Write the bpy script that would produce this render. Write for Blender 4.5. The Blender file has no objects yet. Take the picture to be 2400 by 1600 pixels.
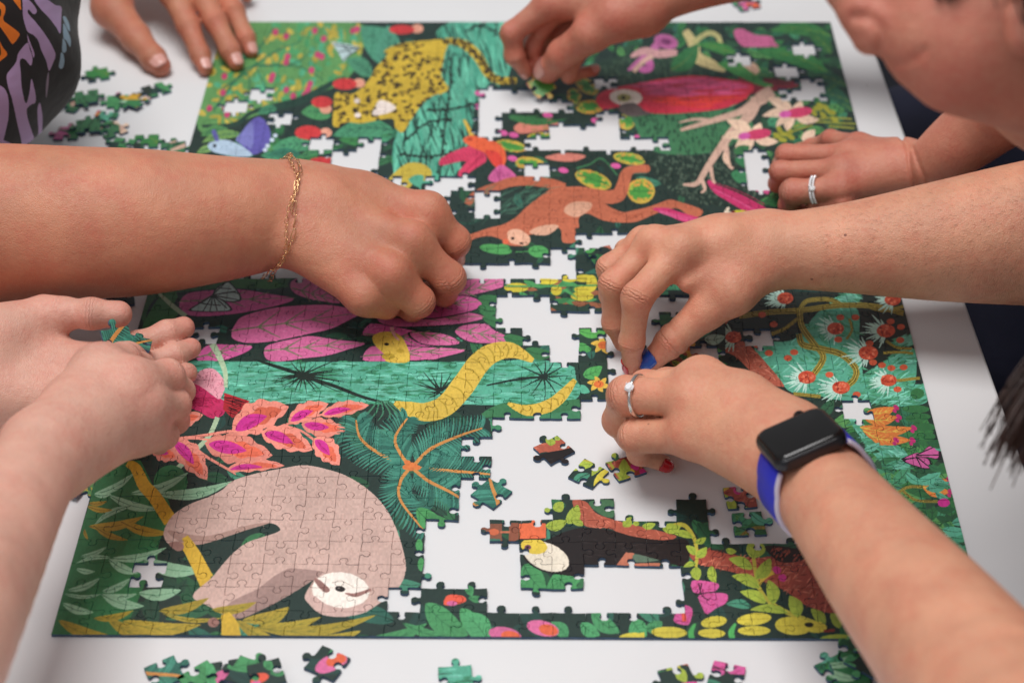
import bpy, math, random
import numpy as np
from mathutils import Vector, Matrix

random.seed(7)
rng = np.random.default_rng(11)
scene = bpy.context.scene
COL = scene.collection

# ------------------------------------------------------------------ camera
# fitted to the four corners of the 508 x 686 mm puzzle lying on the table
FPX = 4230.0
RC = np.array([[0.99989745, 0.01278943, -0.00644386],
               [0.00292493, -0.62284974, -0.78233602],
               [-0.01401919, 0.78223694, -0.62282327]])
PW, PH = 0.508, 0.6858
CAMP = np.array([0.2636, -0.66455, 0.7354])
cam_d = bpy.data.cameras.new('camera')
cam = bpy.data.objects.new('camera', cam_d)
COL.objects.link(cam)
scene.camera = cam
cam_d.sensor_width = 36.0
cam_d.lens = FPX * 36.0 / 2400.0
cam_d.clip_start = 0.01
cam_d.clip_end = 50.0
_m = Matrix(((RC[0][0], -RC[1][0], -RC[2][0], CAMP[0]),
             (RC[0][1], -RC[1][1], -RC[2][1], CAMP[1]),
             (RC[0][2], -RC[1][2], -RC[2][2], CAMP[2]),
             (0, 0, 0, 1)))
cam.matrix_world = _m
cam_d.dof.use_dof = True
cam_d.dof.focus_distance = 1.10
cam_d.dof.aperture_fstop = 6.0

# ------------------------------------------------------------------ world and lamps
world = bpy.data.worlds.new('World')
scene.world = world
world.use_nodes = True
bg = world.node_tree.nodes['Background']
bg.inputs['Color'].default_value = (0.90, 0.95, 1.0, 1)
bg.inputs['Strength'].default_value = 0.27


def area(name, loc, target, size, power, color):
    d = bpy.data.lights.new(name, 'AREA')
    d.shape = 'RECTANGLE'
    d.size, d.size_y = size
    d.energy = power
    d.color = color
    o = bpy.data.objects.new(name, d)
    COL.objects.link(o)
    o.location = loc
    o.rotation_euler = (Vector(target) - Vector(loc)).to_track_quat('-Z', 'Y').to_euler()
    return o


area('ceiling_lamp', (-0.05, 0.30, 2.2), (0.2, 0.3, 0), (1.1, 1.1), 42, (1.0, 0.985, 0.975))
area('window_light', (-0.9, -1.6, 2.2), (0.25, 0.2, 0), (1.6, 1.2), 9, (0.96, 0.98, 1.0))

scene.render.engine = 'CYCLES'
scene.cycles.use_denoising = True
scene.cycles.max_bounces = 6
scene.view_settings.view_transform = 'Standard'
scene.view_settings.look = 'None'
scene.view_settings.exposure = 0.0
scene.view_settings.gamma = 1.0


# ------------------------------------------------------------------ helpers
def ray(px, py):
    px = np.asarray(px, float); py = np.asarray(py, float)
    d = np.stack([(px - 1200) / FPX, (py - 800) / FPX, np.ones_like(px)], -1)
    return d @ RC


def W(px, py, z=0.0):
    """photo pixel (2400 x 1600) and height above the table -> world point"""
    d = ray(px, py)
    s = (z - CAMP[2]) / d[..., 2]
    return CAMP + d * s[..., None]


def WD(px, py, depth):
    return CAMP + ray(px, py) * depth


def depth_of(p):
    return float((RC @ (np.asarray(p) - CAMP))[2])


def srgb(*c):
    c = np.array(c, float) / 255.0
    return np.where(c <= 0.04045, c / 12.92, ((c + 0.055) / 1.055) ** 2.4)


def lin(*c, k=1.0):
    r = srgb(*c) * k
    return (float(r[0]), float(r[1]), float(r[2]), 1.0)


def new_mat(name):
    m = bpy.data.materials.new(name)
    m.use_nodes = True
    return m, m.node_tree, m.node_tree.nodes['Principled BSDF']


def simple_mat(name, col, rough=0.5, metal=0.0, spec=0.5, noise=0.0, nscale=40.0, bump=0.0, bscale=400.0, coat=0.0):
    m, nt, b = new_mat(name)
    b.inputs['Base Color'].default_value = col
    b.inputs['Roughness'].default_value = rough
    b.inputs['Metallic'].default_value = metal
    b.inputs['Specular IOR Level'].default_value = spec
    b.inputs['Coat Weight'].default_value = coat
    tc = nt.nodes.new('ShaderNodeTexCoord')
    if noise:
        n = nt.nodes.new('ShaderNodeTexNoise'); n.inputs['Scale'].default_value = nscale
        n.inputs['Detail'].default_value = 5
        nt.links.new(tc.outputs['Object'], n.inputs['Vector'])
        mp = nt.nodes.new('ShaderNodeMapRange')
        mp.inputs['From Min'].default_value = 0.3; mp.inputs['From Max'].default_value = 0.7
        mp.inputs['To Min'].default_value = 1 - noise; mp.inputs['To Max'].default_value = 1 + noise
        nt.links.new(n.outputs['Fac'], mp.inputs['Value'])
        mx = nt.nodes.new('ShaderNodeVectorMath'); mx.operation = 'SCALE'
        mx.inputs[0].default_value = col[:3]
        nt.links.new(mp.outputs['Result'], mx.inputs['Scale'])
        nt.links.new(mx.outputs['Vector'], b.inputs['Base Color'])
    if bump:
        n = nt.nodes.new('ShaderNodeTexNoise'); n.inputs['Scale'].default_value = bscale
        n.inputs['Detail'].default_value = 3
        nt.links.new(tc.outputs['Object'], n.inputs['Vector'])
        bp = nt.nodes.new('ShaderNodeBump'); bp.inputs['Strength'].default_value = 0.5
        bp.inputs['Distance'].default_value = bump
        nt.links.new(n.outputs['Fac'], bp.inputs['Height'])
        nt.links.new(bp.outputs['Normal'], b.inputs['Normal'])
    return m


def mesh_obj(name, verts, faces, mats, parent=None, smooth=False, loc=None):
    me = bpy.data.meshes.new(name)
    me.from_pydata([tuple(map(float, v)) for v in verts], [], [tuple(map(int, f)) for f in faces])
    if not isinstance(mats, (list, tuple)):
        mats = [mats]
    for m in mats:
        me.materials.append(m)
    if smooth:
        me.polygons.foreach_set('use_smooth', [True] * len(me.polygons))
    me.update()
    o = bpy.data.objects.new(name, me)
    COL.objects.link(o)
    if loc is not None:
        o.location = loc
    if parent is not None:
        o.parent = parent
        o.matrix_parent_inverse = Matrix.Translation(-Vector(parent.location)) if False else Matrix()
    return o


def empty(name, loc=(0, 0, 0)):
    o = bpy.data.objects.new(name, None)
    o.empty_display_size = 0.02
    COL.objects.link(o)
    o.location = loc
    return o


def tag(o, label=None, cat=None, group=None, kind=None):
    if label: o['label'] = label
    if cat: o['category'] = cat
    if group: o['group'] = group
    if kind: o['kind'] = kind
    return o


def put(o, parent):
    """parent keeping world coordinates (parents are unrotated, unscaled)"""
    o.parent = parent
    off = Vector((0, 0, 0)); q = parent
    while q is not None:
        off += Vector(q.location); q = q.parent
    o.location = Vector(o.location) - off
    return o


def catmull(P, n=8, closed=False):
    P = np.asarray(P, float)
    N = len(P)
    out = []
    segs = N if closed else N - 1
    t = np.linspace(0, 1, n, endpoint=False)[:, None]
    for i in range(segs):
        if closed:
            p0, p1, p2, p3 = P[(i - 1) % N], P[i], P[(i + 1) % N], P[(i + 2) % N]
        else:
            p0, p1, p2, p3 = P[max(i - 1, 0)], P[i], P[i + 1], P[min(i + 2, N - 1)]
        out.append(0.5 * ((2 * p1) + (-p0 + p2) * t + (2 * p0 - 5 * p1 + 4 * p2 - p3) * t ** 2
                          + (-p0 + 3 * p1 - 3 * p2 + p3) * t ** 3))
    out = np.concatenate(out)
    if not closed:
        out = np.concatenate([out, P[-1:]])
    return out


def norm(v):
    v = np.asarray(v, float)
    return v / (np.linalg.norm(v) + 1e-12)


def tube(path, rad, n=8, closed=False):
    """tube mesh along a path; returns verts, faces"""
    P = np.asarray(path, float); N = len(P)
    rad = np.broadcast_to(np.asarray(rad, float), (N,))
    V, F = [], []
    up = np.array([0.13, 0.27, 0.95])
    for i in range(N):
        a = P[(i + 1) % N] if (closed or i < N - 1) else P[i]
        b = P[(i - 1) % N] if (closed or i > 0) else P[i]
        t = norm(a - b)
        x = norm(np.cross(up, t)); y = np.cross(t, x)
        for k in range(n):
            w = 2 * math.pi * k / n
            V.append(P[i] + rad[i] * (math.cos(w) * x + math.sin(w) * y))
    for i in range(N if closed else N - 1):
        j = (i + 1) % N
        for k in range(n):
            l = (k + 1) % n
            F.append((i * n + k, i * n + l, j * n + l, j * n + k))
    if not closed:
        F.append(tuple(range(n - 1, -1, -1)))
        F.append(tuple((N - 1) * n + k for k in range(n)))
    return V, F
# ------------------------------------------------------------------ printed picture of the puzzle (drawn in code)
TW, TH = 1500, 2025
ART = np.zeros((TH, TW, 3), np.float32)
_org = [0.0, 0.0, 1.0]


def S(ox, oy, k=3.136):
    _org[:] = [ox, oy, k]


def px(P):
    P = np.asarray(P, float).reshape(-1, 2)
    return P / _org[2] + np.array(_org[:2])


def tex(P):
    q = px(P)
    w = W(q[:, 0], q[:, 1], 0.002)
    return np.stack([w[:, 0] / PW * TW, w[:, 1] / PH * TH], -1)


def raster(T, shape):
    """even-odd polygon mask; returns (y0, x0, mask)"""
    h, w = shape
    x0 = int(max(0, math.floor(T[:, 0].min()))); x1 = int(min(w, math.ceil(T[:, 0].max()) + 1))
    y0 = int(max(0, math.floor(T[:, 1].min()))); y1 = int(min(h, math.ceil(T[:, 1].max()) + 1))
    if x1 <= x0 or y1 <= y0:
        return None
    tog = np.zeros((y1 - y0, x1 - x0 + 1), np.int16)
    A, B = T, np.roll(T, -1, 0)
    for (ax, ay), (bx, by) in zip(A, B):
        if ay == by:
            continue
        if ay > by:
            ax, ay, bx, by = bx, by, ax, ay
        r0 = max(y0, math.ceil(ay - 0.5)); r1 = min(y1 - 1, math.ceil(by - 0.5) - 1)
        if r1 < r0:
            continue
        r = np.arange(r0, r1 + 1)
        xs = ax + (bx - ax) * ((r + 0.5 - ay) / (by - ay))
        c = np.clip(np.ceil(xs - 0.5).astype(int) - x0, 0, x1 - x0)
        np.add.at(tog, (r - y0, c), 1)
    m = (np.cumsum(tog, 1)[:, :-1] % 2).astype(bool)
    return y0, x0, m


def fill_T(T, col, var=0.05, img=None):
    img = ART if img is None else img
    r = raster(T, img.shape[:2])
    if r is None:
        return
    y0, x0, m = r
    c = np.array(col, np.float32)[:3] / 255.0 * (1 + var * (random.random() - 0.5))
    img[y0:y0 + m.shape[0], x0:x0 + m.shape[1]][m] = c


def poly(P, col, smooth=True, var=0.05):
    P = np.asarray(P, float).reshape(-1, 2)
    if smooth:
        P = catmull(P, 6, True)
    fill_T(tex(P), col, var)


def stroke(P, w, col, w1=None, var=0.05):
    P = catmull(P, 8) if len(P) > 2 else np.array(P, float)
    if len(P) == 2:
        P = P[0] + (P[1] - P[0]) * np.linspace(0, 1, 6)[:, None]
    w1 = w if w1 is None else w1
    if isinstance(w, (list, tuple)):
        ww = np.interp(np.linspace(0, 1, len(P)), np.linspace(0, 1, len(w)), w)
    else:
        ww = np.linspace(w, w1, len(P))
    t = np.gradient(P, axis=0); t /= (np.linalg.norm(t, axis=1)[:, None] + 1e-9)
    n = np.stack([-t[:, 1], t[:, 0]], -1) * ww[:, None] * 0.5
    fill_T(tex(np.concatenate([P + n, (P - n)[::-1]])), col, var)


def ell(x, y, rx, ry, col, rot=0.0, var=0.08, n=20):
    a = np.linspace(0, 2 * math.pi, n, endpoint=False)
    c, s = math.cos(math.radians(rot)), math.sin(math.radians(rot))
    X, Y = rx * np.cos(a), ry * np.sin(a)
    fill_T(tex(np.stack([x + c * X - s * Y, y + s * X + c * Y], -1)), col, var)


def leaf(b, t, w, col, vein=None, vw=5, side=0, lobes=0, var=0.1, bend=0.08):
    b = np.array(b, float); t = np.array(t, float)
    d = t - b; L = np.linalg.norm(d); u = d / L; n = np.array([-u[1], u[0]])
    s = np.linspace(0, 1, 22)
    prof = np.sin(np.pi * s ** 0.85) ** 0.8 * w
    if lobes:
        prof = prof * (0.8 + 0.28 * np.abs(np.sin(np.pi * lobes * s)))
    bx = bend * L * np.sin(np.pi * s)
    c = b + u * (s * L)[:, None] + n * bx[:, None]
    fill_T(tex(np.concatenate([c + n * prof[:, None], (c - n * prof[:, None])[::-1]])), col, var)
    if vein:
        stroke(c[[0, 5, 10, 15, 20]], vw, vein, 1)
    if side:
        for i in range(side):
            q = 0.12 + 0.7 * i / side
            k = int(q * 21)
            for sg in (-1, 1):
                e = c[min(21, k + 4)] + n * sg * prof[min(21, k + 4)] * 0.85
                stroke([c[k], e], vw * 0.7, vein, 1)
    return c


def inside(P, n):
    """n random points in a polygon (crop coordinates)"""
    P = np.asarray(P, float).reshape(-1, 2)
    lo, hi = P.min(0), P.max(0)
    out = []
    while len(out) < n:
        q = lo + (hi - lo) * rng.random((n * 3, 2))
        c = np.zeros(len(q), bool)
        A, B = P, np.roll(P, -1, 0)
        for (ax, ay), (bx, by) in zip(A, B):
            if ay == by: continue
            k = ((ay > q[:, 1]) != (by > q[:, 1])) & (q[:, 0] < (bx - ax) * (q[:, 1] - ay) / (by - ay) + ax)
            c ^= k
        out.extend(q[c].tolist())
    return out[:n]


def flecks(P, n, L, w, col, ang=0, spread=20, var=0.25):
    for x, y in inside(P, n):
        a = math.radians(ang + spread * (random.random() - 0.5) * 2)
        l = L * (0.6 + 0.8 * random.random())
        dx, dy = math.cos(a) * l / 2, math.sin(a) * l / 2
        c = np.clip(np.array(col) * (1 + var * (random.random() - 0.5)), 0, 255)
        stroke([(x - dx, y - dy), (x, y), (x + dx, y + dy)], [1, w, 1], c)


def fan(x, y, n, L, w, col, a0, a1, curl=0.15):
    for i in range(n):
        a = math.radians(a0 + (a1 - a0) * i / max(1, n - 1) + random.uniform(-6, 6))
        l = L * random.uniform(0.75, 1.1)
        mx, my = x + math.cos(a) * l * 0.5 - math.sin(a) * l * curl * (i / max(1, n - 1) - 0.5), y + (math.sin(a) * l * 0.5) * 0.8
        stroke([(x, y), (mx, my), (x + math.cos(a) * l, y + math.sin(a) * l * 0.8)], w, col, 1)


DK = (34, 54, 48); G1 = (52, 112, 66); G2 = (74, 148, 88); TE = (78, 166, 134); TD = (48, 118, 92)
GOLD = (168, 138, 44); LG = (140, 186, 148); YG = (164, 184, 62); PINK = (206, 98, 150); MAG = (204, 36, 132)
PEACH = (234, 136, 118); ORG = (222, 100, 52); BRN = (178, 86, 64); SLO = (198, 164, 152); YEL = (216, 178, 62)
RED = (200, 44, 54); CRM = (226, 196, 164)

# ground: dark forest with loose leaves everywhere
ART[:] = np.array(DK, np.float32) / 255
S(0, 0, 1)
for i in range(620):
    x, y = random.uniform(100, 2340), random.uniform(55, 1510)
    a = random.uniform(0, 2 * math.pi); l = random.uniform(30, 90) * (0.5 + y / 1600)
    c = random.choice([(40, 76, 58), (38, 84, 56), (46, 96, 66), (34, 68, 62), (52, 112, 70), (44, 100, 84), (62, 132, 104)])
    leaf((x, y), (x + l * math.cos(a), y + l * math.sin(a) * 0.7), l * 0.18, c, (30, 56, 46), 2)

for reg, n in (([(1330, 60), (1940, 62), (2000, 300), (1820, 330), (1700, 180), (1400, 160)], 170), ([(2020, 940), (2170, 900), (2300, 1490), (1950, 1490), (2040, 1250)], 240), ([(480, 310), (920, 300), (930, 640), (400, 650)], 120), ([(1740, 330), (2010, 320), (2090, 640), (1830, 660)], 90), ([(1550, 640), (1750, 620), (1760, 860), (1560, 860)], 60)):
    for x, y in inside(reg, n):
        a = random.uniform(0, 6.28); l = random.uniform(40, 95) * (0.45 + y / 1800)
        leaf((x, y), (x + l * math.cos(a), y + l * math.sin(a) * 0.7), l * .2, random.choice([(46, 112, 62), (56, 128, 68), (40, 92, 60), (66, 146, 104), (48, 118, 84), (44, 84, 58), (84, 150, 80)]), (34, 76, 52), 2, 2)
# --- far left: yellow-green bush with pink berries
bush = [(500, 55), (835, 55), (850, 120), (815, 185), (745, 222), (690, 245), (600, 272), (465, 305)]
poly(bush, (92, 150, 84))
for x, y in inside(bush, 150):
    ell(x, y, random.uniform(7, 16), random.uniform(4, 8), random.choice([(188, 168, 62), (196, 176, 70), (170, 160, 60), (78, 168, 122), (72, 156, 96)]), random.uniform(0, 180))
for q in [[(500, 260), (560, 180), (600, 155), (690, 150), (740, 110)], [(590, 158), (650, 120), (700, 100), (715, 70)], [(600, 156), (700, 158), (760, 190)], [(520, 210), (580, 170), (600, 156)], [(560, 275), (585, 200), (575, 165)], [(640, 240), (620, 200), (600, 160)], [(560, 150), (620, 100), (640, 65)]]:
    stroke(q, 5, (48, 112, 78), 2)
S(400, 0)
for x, y in [(395, 565), (385, 685), (285, 800), (400, 800), (415, 845), (750, 560), (740, 590), (860, 420), (850, 460), (1035, 520), (1080, 405), (1110, 420), (1025, 620), (1010, 660), (850, 665), (900, 710), (770, 240), (850, 270), (1060, 230), (1125, 290), (1340, 230), (1370, 220), (985, 700)]:
    ell(x, y, 22, 26, (192, 62, 104), 20)
stroke([(230, 930), (460, 920), (600, 830), (760, 790), (960, 740), (1180, 620), (1290, 570)], [20, 34, 28, 50, 60, 40, 8], (34, 66, 54))
# big teal leaves behind the leopard
for b, t, w, c in [((1640, 480), (1400, 200), 120, (70, 142, 112)), ((1560, 500), (1600, 190), 90, (78, 154, 124)), ((1480, 560), (1290, 440), 60, (74, 146, 110)), ((1950, 260), (2195, 180), 70, TE), ((1180, 850), (960, 830), 60, G2), ((1060, 1080), (740, 1095), 55, (72, 150, 104)), ((1640, 960), (1190, 1000), 70, (70, 148, 106)), ((960, 1140), (700, 1150), 35, TD), ((780, 800), (640, 840), 35, (66, 140, 100)), ((1250, 1110), (900, 1180), 25, G2), ((420, 960), (220, 1000), 40, (84, 150, 84)), ((520, 990), (230, 1050), 34, (120, 166, 84)), ((330, 1090), (190, 1130), 26, (130, 172, 90))]:
    leaf(b, t, w, c, (40, 92, 72), 8, 5)
S(0, 0, 1)
palmP = [(1045, 58), (1190, 58), (1192, 180), (1140, 200), (1112, 250), (1100, 330), (1060, 420), (1000, 430), (930, 420), (922, 340), (950, 290), (1000, 210), (1040, 150)]
poly(palmP, (70, 158, 130))
flecks(palmP, 170, 50, 8, (92, 178, 148), 80, 25)
flecks(palmP, 90, 46, 5, (34, 74, 62), 82, 25)
for q in [[(1060, 130), (1052, 230), (1040, 320), (1030, 420)], [(1000, 260), (1070, 255), (1130, 240)], [(950, 330), (1000, 290), (1060, 280)], [(940, 362), (1000, 368), (1060, 360)], [(1100, 70), (1130, 60), (1180, 90)]]:
    stroke(q, 4, (28, 44, 38))
    P = catmull(q, 6)
    for x, y in P:
        ell(x + random.uniform(-7, 7), y + random.uniform(-5, 5), 4, 3, (28, 46, 40))
# leopard
S(400, 0)
leo = [(1900, 300), (2040, 300), (2015, 400), (1990, 560), (2042, 650), (1990, 695), (1940, 700), (1850, 770), (1770, 880), (1705, 975), (1650, 940), (1620, 875), (1400, 910), (1290, 900), (1240, 937), (1192, 920), (1200, 780), (1212, 690), (1280, 690), (1350, 690), (1450, 600), (1510, 500), (1585, 420), (1570, 380), (1640, 340), (1720, 318)]
poly(leo, (206, 172, 48))
for x, y in inside(leo, 240):
    if 1850 < x < 2020 and y < 420: continue
    ell(x, y, random.uniform(9, 22), random.uniform(6, 11), (52, 40, 26), random.uniform(-40, 40))
for x, y in inside(leo, 120):
    if 1850 < x < 2020 and y < 420: continue
    ell(x, y, 7, 5, (198, 152, 40))
poly([(1490, 850), (1500, 800), (1545, 738), (1655, 790), (1600, 835)], (222, 206, 196))
ell(1500, 800, 14, 10, (40, 30, 26)); ell(1370, 745, 22, 18, (222, 206, 196)); ell(1375, 850, 24, 18, (222, 206, 196))
S(1000, 0)
tail = [(130, 300), (250, 320), (330, 370), (390, 440), (450, 540), (520, 590), (660, 598)]
stroke(tail, [30, 60, 70, 70, 66, 60, 40], (206, 172, 48))
for x, y in catmull(tail, 9):
    for k in range(2):
        ell(x + random.uniform(-25, 25), y + random.uniform(-25, 25), 12, 8, (48, 38, 26), random.uniform(0, 90))
S(400, 0)
for x, y, a, b, tx, ty in [(1280, 622, 90, 42, 1385, 615), (1112, 755, 78, 42, 1140, 805), (1010, 978, 98, 52, 1140, 978), (1700, 222, 95, 34, 1812, 215), (1110, 1188, 90, 30, 1200, 1190)]:
    ell(tx, ty, 45, 34, (222, 150, 124)); ell(x, y, a, b, (206, 52, 54))
    for k in range(4): stroke([(x - a * .7, y - b * .6 + k * b * .4), (x + a * .6, y - b * .6 + k * b * .4)], 3, (182, 38, 44))
# pale butterfly
poly([(1180, 310), (1290, 325), (1390, 350), (1330, 400), (1270, 460), (1230, 390)], (176, 200, 202), False)
for q in [[(1390, 360), (1200, 330)], [(1390, 360), (1260, 450)], [(1380, 355), (1230, 390)], [(1400, 360), (1520, 490)], [(1260, 330), (1330, 400)]]:
    stroke(q, 9, (40, 46, 46), 6)
# blue bird
poly([(500, 1030), (540, 950), (600, 885), (655, 865), (705, 905), (735, 985), (722, 1070), (680, 1112), (600, 1142), (540, 1090)], (92, 84, 168))
poly([(480, 1035), (540, 955), (600, 900), (610, 1000), (600, 1090), (560, 1080)], (118, 118, 190))
poly([(275, 1065), (340, 1035), (420, 1035), (520, 1075), (600, 1145), (480, 1155), (350, 1130), (290, 1105)], (172, 196, 218))
poly([(300, 970), (330, 960), (355, 1030), (330, 1040)], (96, 96, 170))
ell(325, 1076, 13, 12, (30, 30, 36)); 
for x, y in [(768, 1000), (745, 1032), (712, 1076), (694, 1106)]: ell(x, y, 17, 15, (200, 214, 232))
# yellow chick
poly([(1600, 1340), (1660, 1260), (1750, 1200), (1860, 1210), (1920, 1270), (1890, 1330), (1800, 1330), (1760, 1380), (1700, 1410)], (192, 168, 56))
poly([(1750, 1330), (1800, 1290), (1860, 1300), (1830, 1380)], TE)
# --- centre top
S(1000, 0)
def varleaf(x, y, rx, ry, rot):
    ell(x, y, rx, ry, (206, 170, 62), rot)
    ell(x, y, rx * .86, ry * .78, (74, 152, 62), rot)
    c, s = math.cos(math.radians(rot)), math.sin(math.radians(rot))
    for k in range(22):
        a = random.uniform(0, 6.28); r = random.uniform(.55, .95)
        X, Y = rx * r * math.cos(a), ry * r * math.sin(a)
        ell(x + c * X - s * Y, y + s * X + c * Y, rx * .13, ry * .13, random.choice([(206, 170, 62), (214, 150, 62), (150, 176, 66)]), rot)
    stroke([(x - c * rx * .9, y - s * rx * .9), (x + c * rx * .9, y + s * rx * .9)], 7, (46, 118, 54))
for a in [(1200, 790, 105, 50, 0), (1085, 710, 60, 50, 60), (840, 1010, 100, 32, 0), (620, 1075, 115, 42, 10), (770, 1215, 120, 55, 12), (1490, 1170, 120, 42, 10), (1480, 890, 60, 75, 40), (1225, 1325, 140, 62, 20), (1575, 1408, 102, 92, 0), (1180, 640, 90, 50, 30)]:
    varleaf(*a)
stroke([(1030, 700), (1140, 690), (1110, 780), (1050, 850)], 10, (30, 52, 42))
for x, y in [(560, 980), (640, 995), (630, 1168), (1005, 1255), (1390, 1222), (1245, 890), (1560, 1015), (390, 690), (385, 790), (890, 850)]:
    ell(x, y, 38, 20, (214, 84, 152), 10)
stroke([(1100, 1240), (1200, 1210), (1290, 1170), (1400, 1290)], 9, (62, 132, 82)); stroke([(1120, 1260), (1105, 1300)], 9, (62, 132, 82))
poly([(640, 945), (700, 900), (860, 880), (970, 900), (930, 950), (820, 970), (690, 985)], (206, 120, 104)); flecks([(700, 900), (940, 890), (900, 950), (720, 970)], 26, 40, 7, (150, 120, 70), 10, 20)
poly([(870, 1160), (950, 1135), (1060, 1130), (1170, 1150), (1080, 1190), (950, 1185)], (206, 120, 104))
for q in [(590, 850), (700, 860), (800, 870)]: leaf((600, q[1]), (q[0] + 240, q[1] + 6), 18, G1)
# hummingbird
poly([(265, 885), (285, 880), (350, 1000), (320, 1010)], (214, 172, 54), False)
poly([(90, 1195), (130, 1150), (300, 1080), (400, 1100), (440, 1180), (360, 1240), (260, 1305), (232, 1270), (290, 1190), (200, 1200), (110, 1220)], (214, 54, 92))
for k in range(12): stroke([(120 + k * 26, 1160 - k * 6), (150 + k * 26, 1215 - k * 8)], 6, (176, 34, 70))
for k in range(8): stroke([(260 + k * 20, 1290 - k * 18), (300 + k * 18, 1250 - k * 20)], 6, (176, 34, 70))
poly([(268, 1035), (330, 1000), (500, 1045), (572, 1110), (582, 1190), (540, 1245), (480, 1205), (430, 1130), (330, 1085)], (228, 92, 52))
poly([(430, 1110), (520, 1120), (560, 1190), (530, 1235), (470, 1190)], (218, 60, 50)); ell(320, 1028, 18, 12, (180, 60, 40))
poly([(510, 1235), (572, 1220), (665, 1312), (560, 1348), (452, 1322)], (204, 88, 146)); flecks([(510, 1240), (570, 1230), (650, 1310), (470, 1320)], 16, 60, 6, (170, 62, 120), 75, 20)
# dark scaly ground on the right of the centre
S(0, 0, 1)
grn = [(1490, 262), (1620, 265), (1740, 260), (1760, 330), (1640, 362), (1530, 355), (1490, 300)]
poly(grn, (58, 116, 76)); flecks(grn, 150, 12, 5, (36, 78, 54), 80, 40)
scl = [(1510, 362), (1640, 365), (1760, 335), (1830, 420), (1760, 480), (1650, 480), (1560, 440), (1530, 400)]
poly(scl, (34, 54, 46)); flecks(scl, 330, 9, 4, (74, 94, 78), 70, 60)
d2 = [(1400, 150), (1500, 130), (1640, 150), (1680, 175), (1560, 185), (1430, 205)]
poly(d2, (38, 62, 50)); flecks(d2, 120, 10, 4, (62, 88, 66), 90, 20)
# monkey
S(1180, 330, 3.92)
stroke([(-330, 590), (-290, 530), (-190, 470), (-60, 425), (60, 385), (220, 372), (420, 395), (560, 440)], [70, 74, 78, 82, 86, 88, 90, 90], (186, 96, 66))
mk = [(480, 395), (580, 425), (720, 425), (980, 460), (1040, 400), (1080, 290), (1150, 240), (1320, 225), (1335, 290), (1200, 302), (1172, 350), (1140, 480), (1090, 555), (1000, 582), (940, 585), (1000, 622), (1100, 660), (1200, 642), (1300, 620), (1420, 580), (1530, 545), (1640, 572), (1740, 602), (1830, 645), (1800, 700), (1700, 685), (1600, 625), (1500, 640), (1370, 685), (1240, 742), (1140, 757), (980, 747), (880, 722), (770, 672), (695, 710), (692, 800), (662, 812), (662, 930), (545, 935), (530, 830), (470, 790), (400, 850), (235, 872), (225, 960), (60, 965), (0, 920), (-120, 880), (-260, 900), (-330, 950), (-340, 880), (-240, 840), (-120, 800), (0, 770), (120, 700), (200, 622), (300, 542), (400, 470)]
poly(mk, (190, 100, 70)); flecks([(300, 560), (600, 440), (900, 480), (640, 560), (560, 700), (300, 800), (150, 760)], 130, 34, 5, (162, 80, 54), 160, 40)
flecks([(960, 640), (1150, 690), (1350, 640), (1500, 580), (1150, 740)], 60, 40, 5, (162, 80, 54), 165, 20)
poly([(555, 652), (625, 572), (800, 572), (790, 640), (665, 706)], (216, 158, 128)); poly([(236, 845), (320, 792), (450, 772), (505, 792), (420, 862), (330, 872)], (222, 166, 136))
poly([(35, 850), (90, 815), (160, 825), (235, 880), (245, 930), (200, 965), (150, 962), (60, 935)], (224, 168, 138))
ell(85, 900, 16, 13, (34, 26, 24)); ell(165, 945, 18, 10, (60, 36, 30)); stroke([(205, 930), (215, 950)], 6, (60, 36, 30)); ell(20, 930, 30, 26, (214, 96, 62))
for q in [(-70, 1000, 150, 44, 8), (320, 1020, 92, 56, 5), (-10, 990, 70, 40, 0)]:
    ell(q[0], q[1], q[2], q[3], (74, 156, 82), q[4]); stroke([(q[0] - q[2] * .8, q[1]), (q[0] + q[2] * .8, q[1] - 8)], 8, (48, 116, 62))
stroke([(110, 1025), (250, 1020)], 8, (74, 156, 82)); stroke([(-400, 760), (-280, 760), (-150, 690)], 20, (34, 70, 58))
flecks([(-300, 480), (200, 420), (430, 430), (250, 560), (60, 700), (-250, 720)], 60, 200, 7, (66, 112, 90), 150, 25)
# feathers, flower buds right of the monkey
stroke([(1880, 370), (1960, 450), (2100, 520), (2352, 660), (2480, 720)], [30, 76, 110, 130, 100], (204, 46, 104))
for k in range(5): stroke([(1920 + k * 6, 440 - k * 12), (2120 + k * 12, 540 - k * 18), (2400, 690 - k * 26)], 7, random.choice([(168, 26, 76), (226, 90, 146)]))
stroke([(1375, 630), (1500, 650), (1660, 710), (1890, 755)], [16, 60, 80, 40], (208, 46, 106))
for k in range(3): stroke([(1420, 640 + k * 8), (1640, 695 + k * 16), (1850, 745 + k * 6)], 6, (226, 96, 150))
ell(2170, 690, 110, 52, (190, 182, 46)); 
for a in (-60, -20, 20, 60): ell(2060 + 10 * math.cos(a), 690 + a * .7, 42, 18, (226, 206, 180), a)
ell(2110, 680, 26, 34, (140, 40, 40))
stroke([(2250, 420), (2352, 450), (2440, 480)], [10, 60, 30], (204, 70, 128))
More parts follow.
